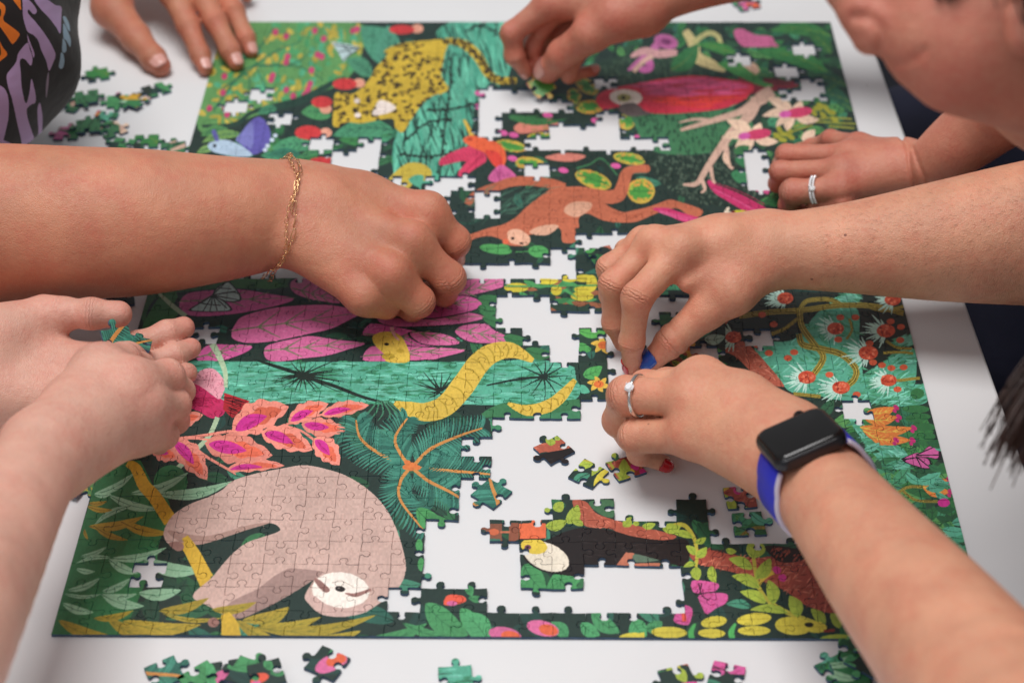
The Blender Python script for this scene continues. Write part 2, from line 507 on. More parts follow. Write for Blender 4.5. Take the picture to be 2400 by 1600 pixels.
# --- parrot
S(0, 0, 1)
stroke([(1730, 205), (1790, 205), (1870, 198)], [46, 24, 14], (140, 36, 52))
par = [(1397, 232), (1410, 217), (1446, 206), (1498, 196), (1558, 185), (1625, 179), (1700, 186), (1765, 200), (1755, 225), (1735, 240), (1700, 254), (1640, 263), (1560, 268), (1512, 263), (1495, 248), (1450, 252), (1415, 258), (1400, 245)]
poly(par, (214, 42, 66)); flecks([(1500, 200), (1625, 182), (1740, 200), (1700, 225), (1540, 225)], 70, 60, 7, (220, 76, 124), -4, 8); flecks([(1520, 235), (1740, 225), (1640, 258)], 30, 60, 6, (222, 54, 46), -4, 8)
S(1000, 0)
ell(1465, 720, 122, 60, (232, 220, 204), 4); ell(1450, 722, 52, 30, (168, 164, 90)); ell(1446, 722, 15, 14, (30, 26, 22))
poly([(1405, 800), (1440, 770), (1530, 762), (1600, 815), (1650, 838), (1500, 862), (1430, 830)], (98, 84, 82))
# reptiles and leaves at the far side
for q, c in [([(1480, 520), (1560, 460), (1640, 400), (1700, 330), (1780, 300), (1820, 340)], (190, 100, 156)), ([(1560, 520), (1640, 500), (1620, 430)], (190, 90, 156)), ([(1500, 420), (1600, 380), (1700, 400), (1840, 390)], (204, 150, 150))]:
    stroke(q, [18, 50, 60, 56, 60, 40], c)
ell(1760, 310, 90, 52, (184, 92, 150), 15); ell(1760, 310, 40, 22, (120, 50, 100), 15); stroke([(1520, 530), (1600, 450), (1660, 420)], 34, (210, 168, 150))
stroke([(1900, 230), (1960, 330), (1980, 420), (2100, 480), (2195, 520)], [50, 80, 90, 70, 30], (192, 176, 120)); stroke([(1960, 320), (2060, 250), (2140, 270), (2160, 350)], 36, (176, 170, 110))
S(1700, 0)
poly([(60, 240), (120, 215), (220, 260), (340, 275), (350, 340), (250, 350), (120, 340)], (196, 92, 138)); stroke([(330, 300), (400, 370), (480, 410)], 34, (180, 88, 126))
for b, t, w, c in [((760, 540), (220, 380), 62, (50, 128, 66)), ((350, 640), (-60, 470), 66, (66, 150, 74)), ((780, 270), (320, 230), 50, (48, 116, 60)), ((780, 400), (600, 240), 50, (44, 104, 56)), ((900, 640), (620, 560), 40, (40, 92, 66)), ((920, 760), (700, 690), 40, (44, 100, 76)), ((120, 440), (-220, 330), 40, (58, 130, 64)), ((860, 600), (720, 720), 34, (38, 100, 72)), ((940, 820), (820, 760), 26, (40, 96, 70)), ((240, 540), (330, 560), 40, (44, 110, 70))]:
    leaf(b, t, w, c, (110, 140, 60), 5, 3)
leaf((-1100 + 700, 520), (-200, 330), 70, (46, 110, 62), (120, 130, 60), 6)
stroke([(120, 470), (200, 500), (240, 540)], [20, 70, 40], (206, 166, 140)); stroke([(280, 590), (400, 610), (480, 620)], [30, 50, 20], (120, 40, 48))
# branch and lilies
BR = (206, 166, 146)
stroke([(345, 670), (270, 720), (200, 770), (100, 830), (-60, 880), (-330, 960)], [90, 100, 70, 50, 44, 20], BR); stroke([(-100, 890), (-220, 880), (-340, 905)], 30, BR, 10)
stroke([(230, 730), (190, 830), (130, 900), (60, 960), (0, 1040), (-50, 1110), (-130, 1230), (-190, 1330), (-230, 1360), (-310, 1360)], [90, 80, 70, 64, 60, 54, 46, 40, 34, 16], BR); stroke([(0, 1040), (10, 1120), (30, 1220), (60, 1240)], 40, BR, 20); stroke([(-180, 1310), (-150, 1390), (-180, 1420)], 34, BR, 14); stroke([(-110, 1230), (-90, 1330), (-70, 1345)], 30, BR, 16)
for q in [[(500, 940), (640, 900), (960, 915)], [(560, 900), (760, 870), (930, 880)], [(330, 1030), (520, 960), (640, 925)], [(760, 930), (950, 945)]]: stroke(q, 15, (138, 142, 52))
for x, y in [(700, 780), (740, 800), (780, 830), (720, 850), (650, 830), (680, 800), (800, 880), (400, 960), (440, 990), (480, 1010), (420, 1030), (380, 1000), (470, 960)]: ell(x, y, 34, 18, (156, 154, 46), random.uniform(0, 60))
for cx, cy in [(500, 845), (200, 1005)]:
    for dx, dy, w in [(-190, -120, 44), (60, -100, 40), (-230, 10, 34), (190, 40, 36), (-50, 120, 40), (-130, 90, 30)]:
        leaf((cx, cy), (cx + dx, cy + dy), w, (228, 194, 166), (206, 150, 130), 4)
    ell(cx + 40, cy - 15, 100, 38, (206, 54, 98), -8); ell(cx - 60, cy - 2, 46, 26, (206, 80, 160), -8)
leaf((560, 1030), (660, 960), 40, (228, 194, 166)); leaf((600, 1020), (660, 1040), 20, (228, 194, 166))
leaf((70, 1180), (260, 1160), 50, (48, 118, 74)); leaf((40, 1280), (220, 1300), 50, (56, 130, 84)); leaf((60, 1120), (180, 1080), 40, G1)
leaf((-10, 1120), (40, 1230), 20, (226, 186, 160))
# --- pink leaves in the middle left
S(400, 660, 3.92)
poly([(-200, -60), (1150, -60), (1150, 50), (-60, 120), (-230, 420)], (46, 98, 54)); poly([(-260, 420), (-40, 60), (60, 120), (60, 320), (-120, 420)], (52, 118, 60))
for q in [(600, 20, 130, 50), (900, 30, 120, 44), (760, -20, 60, 30)]: ell(q[0], q[1], q[2], q[3], (58, 122, 58))
PL = [[(70, 190), (130, 120), (250, 90), (620, 70), (900, 110), (1150, 160), (1000, 222), (760, 272), (600, 300), (330, 325), (150, 312), (80, 255)],
      [(575, 400), (650, 320), (900, 250), (1150, 220), (1500, 215), (1780, 290), (1700, 332), (1500, 432), (1250, 490), (950, 552), (700, 570), (560, 532), (548, 462)],
      [(845, 645), (900, 580), (1150, 520), (1300, 500), (1500, 530), (1800, 567), (1650, 622), (1450, 682), (1200, 712), (1000, 738), (880, 722)],
      [(230, 705), (330, 590), (500, 578), (745, 590), (700, 650), (500, 722), (300, 738)],
      [(1100, 70), (1115, -10), (1250, -30), (1420, 90), (1560, 190), (1500, 202), (1200, 142)],
      [(1880, 340), (2000, 330), (2352, 300), (2700, 280), (2900, 330), (2700, 385), (2352, 412), (2000, 412)],
      [(1758, 490), (1800, 405), (1900, 388), (2352, 478), (2620, 560), (2350, 600), (2200, 592), (1900, 505)],
      [(1758, 692), (1800, 622), (1900, 592), (2352, 604), (2720, 630), (2500, 700), (2352, 722), (1820, 736)],
      [(2430, 190), (2560, 60), (2750, -20), (2990, -40), (3080, -10), (3060, 50), (2840, 110), (2560, 170)],
      [(2200, 240), (2400, 170), (2700, 130), (2860, 190), (2800, 260), (2500, 330), (2280, 330)],
      [(2610, 450), (2700, 400), (2890, 390), (2980, 450), (3160, 545), (2980, 570), (2760, 560), (2640, 500)],
      [(2200, 470), (2500, 480), (2660, 560), (2540, 590), (2300, 570)]]
for i, P in enumerate(PL):
    P = np.array(P, float)
    _c = P.mean(0); poly(_c + (P - _c) * 1.07 + [0, 2], (32, 48, 46)); poly(_c + (P - _c) * 0.97, (208, 98, 150) if i % 3 else (204, 84, 148))
    far = P[np.argmax(P[:, 0])]; near = P[np.argmin(P[:, 0])] + [14, 0]
    ax = near + (far - near) * np.linspace(0, 1, 6)[:, None] + np.array([0, -8])
    vc = (112, 120, 88)
    stroke(ax, 13, vc, 5)
    H = (P[:, 1].max() - P[:, 1].min()) * 0.42
    for k in (1, 2, 3):
        o = ax[k]; e = ax[min(5, k + 1)]
        stroke([o, o + (e - o) * .8 + [10, -H * (1 - k * .15)]], 19 - 2 * k, vc, 6); stroke([o, o + (e - o) * .8 + [10, H * (1 - k * .15)]], 19 - 2 * k, vc, 6)
    flecks(P, 30, 50, 5, (222, 122, 168), random.uniform(-20, 10), 12)
# white butterfly
for P in [[(165, 260), (300, 180), (385, 130), (450, 150), (540, 220), (560, 270), (420, 282), (250, 278)], [(385, 120), (420, 60), (520, 0), (560, 20), (640, 120), (640, 180), (520, 190), (400, 140)]]:
    poly(P, (34, 38, 38)); P = np.array(P, float); c = P.mean(0); poly(c + (P - c) * .88, (176, 204, 198))
for q in [[(380, 130), (190, 250)], [(385, 130), (300, 270)], [(390, 130), (360, 280)], [(390, 130), (430, 275)], [(390, 132), (520, 250)], [(395, 130), (620, 170)], [(395, 125), (600, 90)], [(390, 120), (510, 10)], [(440, 60), (560, 70)], [(470, 110), (580, 100), (640, 120)], [(250, 190), (330, 210), (460, 220)]]: stroke(q, 11, (30, 34, 34), 8)
# --- teal trunk
S(0, 0, 1)
trunk = [(440, 849), (560, 848), (700, 848), (900, 848), (1080, 848), (1180, 846), (1250, 842), (1310, 852), (1356, 870), (1356, 930), (1300, 945), (1180, 950), (1000, 947), (800, 945), (700, 945), (560, 950), (480, 930), (440, 890)]
poly(trunk, (82, 172, 142)); flecks(trunk, 330, 24, 6, (56, 136, 100), 0, 6); flecks(trunk, 160, 34, 4, (108, 194, 168), 0, 6)
stroke([(1130, 975), (1180, 962), (1250, 968), (1360, 950)], [10, 34, 44, 30], (56, 120, 76)); stroke([(1150, 1000), (1260, 985), (1360, 970)], 22, (60, 128, 88)); 
for b, t in [((1120, 720), (1170, 730)), ((1130, 745), (1225, 755)), ((1180, 790), (1240, 800)), ((1120, 700), (1180, 700)), ((1230, 820), (1300, 830))]: leaf(b, t, 14, G1, (40, 92, 54), 3)
S(400, 660, 3.92)
stroke([(760, 715), (900, 760), (1060, 810), (1220, 860)], [10, 28, 34, 30], (26, 44, 38)); stroke([(1240, 880), (1500, 960), (1760, 1060), (1960, 1112)], [34, 32, 28, 20], (26, 44, 38))
BK = (26, 44, 38)
fan(1215, 860, 5, 330, 20, BK, 150, 175); fan(1215, 860, 7, 400, 20, BK, -25, 25); fan(1215, 855, 4, 190, 18, BK, 230, 310); fan(1215, 870, 6, 220, 20, BK, 40, 130)
S(1000, 700)
fan(100, 680, 8, 210, 17, BK, 195, 330); fan(100, 690, 4, 150, 14, BK, 150, 200); fan(100, 700, 5, 330, 14, BK, 5, 40); fan(860, 575, 12, 230, 15, BK, 0, 330); stroke([(440, 640), (640, 600), (860, 575)], [10, 16, 18], BK)
for k in range(7): stroke([(-60 + k * 12 - 300, 750), (-420 + k * 50, 830 + k * 4), (-500 + k * 70, 900)], [8, 14, 3], (60, 124, 92))
# snake
SN = (216, 180, 66)
def snake(P, w):
    stroke(P, w, SN); Q = catmull(P, 7); ww = np.interp(np.linspace(0, 1, len(Q)), np.linspace(0, 1, len(w)), w)
    t = np.gradient(Q, axis=0); t /= np.linalg.norm(t, axis=1)[:, None]; n = np.stack([-t[:, 1], t[:, 0]], -1)
    for i in range(2, len(Q) - 2, 3):
        stroke([Q[i] - n[i] * ww[i] * .42, Q[i] + t[i] * 6, Q[i] + n[i] * ww[i] * .42], [2, 13 / 3.136 * _org[2] * .9, 3], (178, 148, 44))
S(0, 0, 1)
snake([(924, 944), (958, 958), (1000, 966), (1045, 950), (1085, 905), (1120, 855), (1155, 828), (1200, 822), (1250, 846)], [8, 34, 44, 50, 54, 52, 46, 36, 10])
snake([(1190, 946), (1235, 962), (1285, 952), (1320, 925), (1348, 890)], [6, 26, 30, 26, 10])
S(400, 660, 3.92)
poly([(1855, 510), (1950, 463), (2080, 480), (2160, 570), (2192, 735), (1990, 738), (1960, 670), (1880, 590)], SN); ell(2000, 690, 60, 30, (178, 148, 44)); ell(2110, 640, 36, 20, (190, 156, 48)); ell(1985, 577, 22, 14, (26, 26, 22))
stroke([(2030, 420), (2060, 500), (2100, 540)], 40, (224, 160, 160), 8)
# --- crimson bird, pale stems
S(0, 800)
poly([(1390, 330), (1440, 300), (1560, 395), (1655, 445), (1645, 535), (1560, 568), (1470, 520), (1370, 465)], (204, 40, 96)); flecks([(1400, 340), (1640, 450), (1560, 550), (1400, 460)], 50, 40, 8, (168, 22, 70), 20, 40)
poly([(1420, 300), (1470, 220), (1560, 200), (1630, 260), (1655, 330), (1615, 425), (1550, 385), (1470, 330)], (222, 150, 164)); flecks([(1460, 250), (1560, 210), (1640, 300), (1600, 400)], 46, 16, 8, (198, 110, 130), 40, 60)
poly([(1650, 380), (1835, 440), (1710, 568), (1640, 500)], (176, 34, 44), False); flecks([(1660, 400), (1800, 440), (1700, 540)], 22, 80, 7, (70, 18, 24), 15, 10)
ST = (168, 194, 156)
stroke([(1560, 20), (1610, 110), (1655, 230), (1660, 340)], [50, 44, 36, 26], ST); stroke([(1600, 560), (1540, 690), (1440, 800), (1300, 940), (1150, 1050)], [36, 34, 34, 40, 40], ST)
S(400, 660, 3.92); stroke([(-160, 60), (0, 210), (140, 320)], [20, 40, 44], ST)
# --- coral leaves
S(400, 650)
stroke([(40, 1190), (200, 1170), (460, 1130), (700, 1130), (860, 1080), (1110, 1010)], [30, 22, 20, 16, 18, 14], PEACH); stroke([(100, 1190), (250, 1310), (420, 1410), (480, 1450)], [22, 22, 18, 10], PEACH); stroke([(830, 1090), (960, 1130), (1060, 1200)], [16, 18, 20], PEACH); stroke([(40, 1190), (180, 1185), (330, 1200)], 14, PEACH)
for b, t, w, bd in [((450, 1135), (870, 950), 118, -.06), ((865, 1065), (1160, 930), 70, -.05), ((1105, 1015), (1460, 940), 56, -.04), ((960, 1080), (1295, 1120), 72, .02), ((665, 1140), (1045, 1270), 92, -.05), ((1050, 1185), (1240, 1380), 86, -.05), ((250, 1220), (750, 1310), 112, .0), ((410, 1415), (840, 1385), 48, -.05), ((10, 1190), (270, 1490), 92, -.05), ((-40, 1110), (240, 1010), 66, -.05), ((-140, 1250), (60, 1330), 70, 0)]:
    b = np.array(b, float); t = np.array(t, float)
    leaf(b, t, w, PEACH, lobes=4, bend=bd); leaf(b + (t - b) * .22, b + (t - b) * .88, w * .52, (226, 100, 72), lobes=3, bend=bd); leaf(b + (t - b) * .06, b + (t - b) * .62, w * .42, (206, 40, 140), bend=bd)
    flecks([b + (t - b) * .2 + [0, -w * .2], b + (t - b) * .6, b + (t - b) * .2 + [0, w * .2]], 12, 50, 6, (180, 24, 112), math.degrees(math.atan2(t[1] - b[1], t[0] - b[0])), 8)
# --- palm with orange ribs
def frond(P, w, n):
    Q = catmull(P, 10); s = np.linspace(0, 1, len(Q))
    t = np.gradient(Q, axis=0); t /= np.linalg.norm(t, axis=1)[:, None]; nn = np.stack([-t[:, 1], t[:, 0]], -1)
    for i in np.linspace(2, len(Q) - 1, n).astype(int):
        l = w * (0.35 + 0.75 * math.sin(math.pi * (0.15 + 0.75 * s[i])))
        for sg in (-1, 1):
            c = random.choice([(56, 128, 108), (50, 118, 100), (64, 140, 118), (40, 100, 86)])
            a = Q[i]; e = a + nn[i] * sg * l + t[i] * l * .55
            stroke([a, (a + e) / 2 + t[i] * 8, e], [7, 17, 3], c)
    stroke(P, [26, 24, 20, 12], (206, 136, 66))
frond([(1760, 1390), (1560, 1310), (1400, 1190), (1362, 1050)], 150, 30); frond([(1760, 1390), (1690, 1300), (1650, 1180), (1740, 1035)], 130, 30)
frond([(1790, 1380), (1900, 1270), (2060, 1190), (2290, 1110)], 140, 34); frond([(1780, 1400), (1950, 1415), (2150, 1430), (2360, 1450)], 130, 34); frond([(1780, 1405), (1900, 1500), (2060, 1580), (2220, 1680)], 130, 34); frond([(1760, 1400), (1690, 1500), (1690, 1640), (1860, 1860)], 130, 34)
for k in range(9): ell(1760 + random.uniform(-60, 60), 1390 + random.uniform(-30, 30), 24, 18, (218, 116, 56))
S(600, 1100)
leaf((1180, 290), (1400, 440), 70, (70, 150, 84), (44, 108, 62), 8, 3); leaf((1250, 320), (1480, 400), 30, (66, 140, 80))
for a in [(1200, 560), (1215, 700)]: ell(a[0], a[1], 26, 50, (70, 150, 84))
# --- bottom left: foliage, stalk, sloth
S(0, 0, 1)
poly([(240, 1080), (330, 1080), (360, 1140), (390, 1210), (370, 1290), (335, 1380), (310, 1440), (270, 1502), (110, 1505), (160, 1340)], (48, 112, 66), False)
for q in [(330, 1300, 40, 50), (360, 1200, 40, 60), (260, 1400, 60, 60), (400, 1130, 40, 40)]: ell(q[0], q[1], q[2], q[3], (50, 120, 72))
S(0, 1100)
def lleaf(b, t, w, c=LG): leaf(b, t, w, c, (58, 112, 78), 6, 0)
for b, t, w in [((690, 185), (990, 25), 26), ((960, 180), (1390, 20), 34), ((1150, 182), (1705, 88), 40), ((800, 190), (1185, 292), 32), ((690, 185), (820, 180), 20), ((960, 270), (690, 412), 22), ((650, 200), (560, 260), 16), ((820, 655), (1225, 575), 30), ((820, 650), (560, 690), 16), ((800, 660), (1020, 765), 34), ((1050, 668), (1500, 740), 52), ((590, 640), (790, 565), 18), ((560, 730), (700, 750), 20), ((750, 900), (960, 800), 26), ((740, 920), (1010, 915), 24), ((750, 920), (1060, 1005), 40), ((1020, 910), (1335, 885), 44), ((460, 985), (690, 1050), 30), ((500, 890), (740, 795), 24), ((470, 915), (750, 915), 14)]:
    lleaf(b, t, w)
for b, t, w in [((650, 420), (1060, 345), 34), ((890, 385), (1250, 470), 36), ((690, 415), (940, 520), 24), ((640, 270), (830, 300), 20), ((650, 250), (790, 235), 18), ((620, 440), (650, 520), 12), ((420, 1240), (720, 1230), 16)]:
    leaf(b, t, w, (166, 136, 44), (112, 92, 34), 7)
S(0, 0, 1)
stroke([(298, 1086), (318, 1098), (338, 1138), (362, 1164), (400, 1222)], [14, 26, 30, 32, 34], (212, 162, 44)); stroke([(424, 1258), (452, 1300), (488, 1378)], [26, 30, 32], (212, 170, 50))
S(380, 1080, 3.92)
slo = [(640, 190), (840, 122), (1100, 70), (1300, 42), (1500, 75), (1700, 142), (1900, 270), (2050, 430), (2150, 620), (2222, 850), (2238, 1000), (2195, 1130), (2085, 1245), (1900, 1372), (1750, 1422), (1600, 1432), (1450, 1402), (1345, 1310), (1312, 1240), (1390, 1100), (1440, 1050), (1200, 1200), (900, 1372), (640, 1435), (440, 1340), (280, 1242), (450, 1080), (550, 960), (650, 850), (780, 752), (950, 692), (1085, 636), (990, 572), (750, 642), (450, 742), (300, 772), (160, 742), (60, 762), (15, 690), (25, 620), (100, 500), (250, 400), (430, 330), (560, 260)]
poly(slo, SLO); flecks([(700, 250), (1300, 80), (1800, 250), (2150, 800), (1700, 950), (1000, 900), (600, 1050), (900, 700), (1100, 600), (300, 600)], 260, 60, 4, (188, 150, 138), 60, 40)
poly([(60, 640), (400, 690), (800, 590), (985, 572), (750, 645), (450, 745), (300, 772), (160, 742)], (172, 136, 124))
poly([(560, 1400), (640, 1290), (870, 1180), (1000, 1080), (1150, 995), (1260, 992), (1465, 1020), (1410, 1080), (1150, 1245), (900, 1375), (700, 1450)], (160, 128, 120)); poly([(60, 760), (170, 745), (200, 800), (140, 830)], (150, 110, 100))
stroke([(210, 700), (300, 850), (420, 1080)], [60, 100, 110], (212, 170, 50)); 
ell(1640, 1190, 265, 168, (236, 226, 214), 4); poly([(1395, 1085), (1440, 1090), (1540, 1180), (1500, 1210), (1430, 1150)], (150, 106, 98)); stroke([(1680, 1215), (1780, 1232), (1920, 1180)], [10, 40, 24], (158, 112, 104)); poly([(1312, 1240), (1400, 1240), (1520, 1320), (1700, 1350), (1900, 1290), (1900, 1372), (1750, 1422), (1600, 1432), (1450, 1402), (1345, 1310)], (204, 168, 158))
ell(1635, 1176, 48, 26, (30, 24, 22), 10); ell(1625, 1170, 12, 6, (120, 110, 104)); stroke([(1560, 1120), (1660, 1110), (1760, 1160)], 7, (190, 176, 162))
S(0, 1100)
for b, t, w in [((900, 1115), (1480, 1140), 50), ((790, 1095), (1155, 1245), 44), ((1170, 1040), (1535, 945), 36), ((1560, 1030), (1885, 975), 34), ((430, 1110), (850, 1235), 44), ((690, 1095), (980, 1035), 26), ((1200, 1060), (1640, 1090), 18), ((1780, 1110), (2130, 1010), 40), ((1740, 1110), (2040, 1250), 40)]:
    leaf(b, t, w, (170, 146, 46), (124, 118, 40), 8, 4)
stroke([(1655, 1060), (1690, 1150), (1700, 1250)], [60, 130, 150], (214, 174, 50)); ell(1570, 1125, 42, 36, (150, 106, 96))
S(600, 1100)
for b, t, w in [((20, 1140), (245, 1020), 34), ((30, 1150), (480, 1085), 36), ((-20, 1160), (890, 1068), 42), ((380, 1250), (775, 1185), 40), ((-60, 1170), (180, 1260), 34)]: leaf(b, t, w, (172, 150, 46), (126, 120, 40), 8, 4)
for b, t, w in [((770, 1270), (1260, 1130), 50), ((950, 1270), (1740, 1255), 60), ((1245, 985), (1560, 1220), 90), ((1500, 1025), (1740, 1220), 70), ((1080, 1130), (1500, 1230), 34), ((1540, 900), (1600, 870), 40), ((1560, 940), (1690, 950), 26)]: leaf(b, t, w, (70, 148, 90), (44, 108, 66), 8, 4)
poly([(1380, 990), (1410, 925), (1520, 930), (1540, 970), (1440, 1000)], (226, 84, 60)); ell(1440, 985, 40, 18, (214, 96, 150))
S(1100, 1100)
for b, t, w in [((140, 1270), (-60, 1050), 90), ((720, 1240), (600, 1120), 50), ((900, 1050), (1110, 1200), 60), ((1200, 1110), (1300, 1230), 70), ((820, 1130), (960, 1220), 50), ((1300, 1180), (1420, 1120), 50)]: leaf(b, t, w, (72, 152, 96), (44, 108, 66), 8, 4)
for x, y, r in [(262, 1215, 10), (540, 1168, 14)]:
    ell(x, y, 122, 56, (212, 98, 148), r); ell(x + 42, y + 12, 72, 40, (228, 96, 58), r)
# --- toucan, branch, yellow-green leaves
for b, t, w in [((400, 700), (560, 900), 90), ((820, 780), (560, 900), 80), ((660, 800), (800, 900), 60), ((320, 850), (420, 850), 50)]: leaf(b, t, w, (70, 150, 88), (46, 112, 66), 10, 3)
tb = [(760, 225), (860, 240), (930, 320), (1060, 370), (1300, 430), (1520, 490), (1400, 540), (1180, 535), (1050, 440), (860, 420), (790, 330)]
poly(tb, BRN); flecks(tb, 60, 40, 8, (206, 112, 88), 20, 40)
poly([(880, 240), (1060, 230), (1060, 350), (960, 330)], (66, 112, 76))
S(1400, 1150, 3.92)
br = [(840, 560), (1010, 540), (1200, 580), (1450, 620), (1600, 600), (1900, 600), (2120, 900), (2300, 1150), (2150, 1130), (1900, 1045), (1700, 905), (1400, 795), (1150, 725), (920, 670)]
poly(br, (168, 74, 58)); flecks(br, 90, 70, 16, (198, 108, 84), -30, 50); flecks(br, 50, 70, 14, (120, 50, 40), -40, 40)
poly([(1540, 510), (1700, 510), (1900, 560), (1880, 640), (1700, 660), (1600, 600)], (48, 34, 30)); flecks([(1600, 520), (1860, 560), (1860, 650), (1650, 640)], 20, 50, 20, (160, 72, 54), -50, 30)
S(1100, 1100)
poly([(590, 510), (700, 460), (850, 428), (1050, 450), (1200, 492), (1400, 520), (1600, 520), (1612, 680), (1560, 712), (1470, 690), (1330, 650), (1200, 612), (1140, 630), (1060, 735), (820, 782), (680, 775), (520, 742), (400, 655), (440, 560)], (30, 23, 23))
flecks([(800, 480), (1500, 540), (1400, 620), (900, 700)], 40, 60, 5, (56, 46, 46), 0, 10)
poly([(1060, 730), (1150, 610), (1215, 615), (1180, 690), (1400, 690), (1400, 740)], (196, 112, 84), False); poly([(1210, 625), (1300, 640), (1390, 670), (1220, 680)], (88, 112, 92))
ell(565, 640, 178, 100, (234, 222, 200), 22); ell(475, 565, 98, 58, (222, 192, 62), 8); ell(430, 572, 24, 18, (110, 60, 80)); ell(428, 572, 9, 8, (30, 24, 22))
poly([(365, 400), (455, 395), (470, 345), (525, 345), (530, 395), (562, 400), (562, 505), (370, 512)], (228, 102, 60), False); stroke([(560, 510), (365, 515)], 9, (40, 30, 28)); poly([(290, 395), (362, 395), (365, 515), (290, 545)], (140, 78, 56), False); poly([(60, 400), (240, 400), (240, 560), (60, 560)], (128, 76, 56), False); stroke([(225, 462), (300, 462)], 14, (186, 100, 70)); ell(180, 460, 40, 24, (200, 96, 60)); stroke([(70, 520), (230, 530)], 34, (58, 110, 92)); ell(90, 470, 40, 30, (44, 60, 58))
for b, t, w in [((620, 300), (690, 240), 40), ((720, 400), (800, 260), 48), ((560, 420), (720, 380), 40), ((840, 410), (740, 380), 26), ((1130, 420), (1190, 350), 34), ((1270, 420), (1370, 400), 26), ((1420, 440), (1540, 410), 40), ((530, 290), (600, 270), 40), ((1250, 400), (1200, 400), 20)]: leaf(b, t, w, YG, (126, 152, 50), 6, 2)
S(1400, 1150, 3.92)
stroke([(700, 320), (800, 320), (880, 420), (915, 560), (905, 700)], 44, (196, 184, 62), 30); stroke([(1430, 560), (1450, 740), (1480, 880), (1570, 1010), (1750, 1120), (2050, 1235)], [26, 34, 40, 40, 44, 50], (188, 178, 62)); stroke([(1490, 860), (1540, 790), (1620, 750)], [20, 44, 40], (206, 172, 56))
for b, t, w in [((880, 430), (685, 388), 34), ((610, 350), (770, 330), 44), ((900, 480), (1000, 430), 30), ((900, 590), (815, 505), 34), ((910, 610), (1005, 520), 40), ((905, 670), (790, 700), 26), ((905, 700), (925, 825), 52), ((1045, 690), (1085, 855), 42), ((1430, 620), (1455, 430), 88), ((1425, 720), (1205, 625), 50), ((1455, 810), (1590, 620), 60), ((1490, 890), (1235, 780), 52), ((1550, 1030), (1310, 925), 50), ((1620, 1040), (1570, 820), 62), ((1750, 1120), (1400, 1095), 40), ((1850, 1160), (1765, 965), 64), ((2090, 1240), (1960, 1085), 50), ((1180, 540), (1280, 560), 30), ((2230, 1260), (2140, 1120), 50), ((2020, 1380), (2320, 1330), 60)]:
    leaf(b, t, w, YG, (128, 154, 52), 8, 2)
for x, y in [(1650, 730), (1700, 800)]: ell(x, y, 40, 34, (206, 50, 130), 30)
for x, y, a, b, r in [(310, 1352, 125, 46, -6), (660, 1300, 165, 52, 2), (1070, 1205, 120, 52, -8), (1050, 1308, 125, 42, 2), (1440, 1180, 160, 56, -6), (1440, 1285, 150, 44, 0), (1800, 1240, 170, 84, 4), (2000, 1250, 110, 54, 6)]:
    ell(x, y, a, b, (208, 192, 60), r); stroke([(x - a * .9, y + 6), (x, y), (x + a * .9, y - 4)], 5, (172, 152, 40))
poly([(170, 1400), (190, 1345), (430, 1300), (440, 1400)], (206, 190, 60), False); ell(1945, 1230, 42, 22, (32, 34, 26)); stroke([(2080, 1290), (2180, 1280)], 26, (140, 50, 40))
for x in (880, 1250): stroke([(x, 1380), (x - 20, 1300), (x + 20, 1220)], [50, 54, 20], (74, 170, 86))
stroke([(480, 1372), (1200, 1372), (2100, 1372)], 26, (66, 160, 88)); stroke([(1350, 1385), (1650, 1385)], 14, (190, 130, 120))
for P in [[(870, 830), (1000, 830), (1115, 860), (1080, 925), (965, 940), (880, 930)], [(930, 965), (1050, 940), (1190, 950), (1180, 1030), (1090, 1080), (1005, 1132), (960, 1060)], [(700, 1190), (780, 1060), (870, 1080), (860, 1180), (820, 1235)]]: poly(P, (212, 84, 150)); flecks(P, 14, 60, 8, (186, 50, 110), -20, 60)
for q in [[(900, 950), (1080, 930)], [(930, 850), (960, 960), (1030, 1010)], [(960, 850), (940, 950)]]: stroke(q, 12, (70, 30, 50), 8)
stroke([(790, 1100), (800, 1200)], [30, 40], (226, 84, 64))
# --- right side: vines and spiky red flowers on teal leaves
S(1700, 700)
poly([(-420, -60), (1300, -40), (1460, 700), (1000, 720), (500, 740), (-100, 420), (-420, 330)], (34, 48, 44), False)
tls = [[(510, 300), (700, 90), (960, 70), (985, 300), (1005, 480), (995, 725), (830, 745), (640, 705), (500, 695), (400, 610), (210, 345)], [(1225, 410), (1385, 370), (1395, 620), (1300, 705), (1010, 695), (1020, 560), (1180, 460)], [(1000, 690), (1440, 630), (1480, 760), (1250, 795), (1020, 745)], [(780, 10), (980, -60), (960, 60), (800, 60)], [(860, 760), (1000, 760), (1000, 960), (1300, 1100), (1350, 1250), (1150, 1200), (950, 960)], [(1250, 300), (1400, 260), (1380, 340), (1260, 330)]]
for P in tls:
    poly(P, (84, 172, 142)); flecks(P, 70, 90, 20, (68, 148, 110), random.uniform(-30, 30), 30); flecks(P, 30, 90, 14, (112, 194, 168), random.uniform(-30, 30), 30)
poly([(-420, 240), (-200, 300), (20, 360), (150, 325), (405, 600), (405, 650), (240, 590), (20, 400), (-300, 420)], (172, 84, 64)); flecks([(20, 370), (150, 330), (400, 600), (240, 585)], 40, 60, 8, (196, 112, 90), 20, 60)
def vine(q, w=34):
    stroke(q, w, (150, 132, 48)); stroke(q, w * .42, (70, 66, 30)); stroke(q, w * .2, (186, 164, 66))
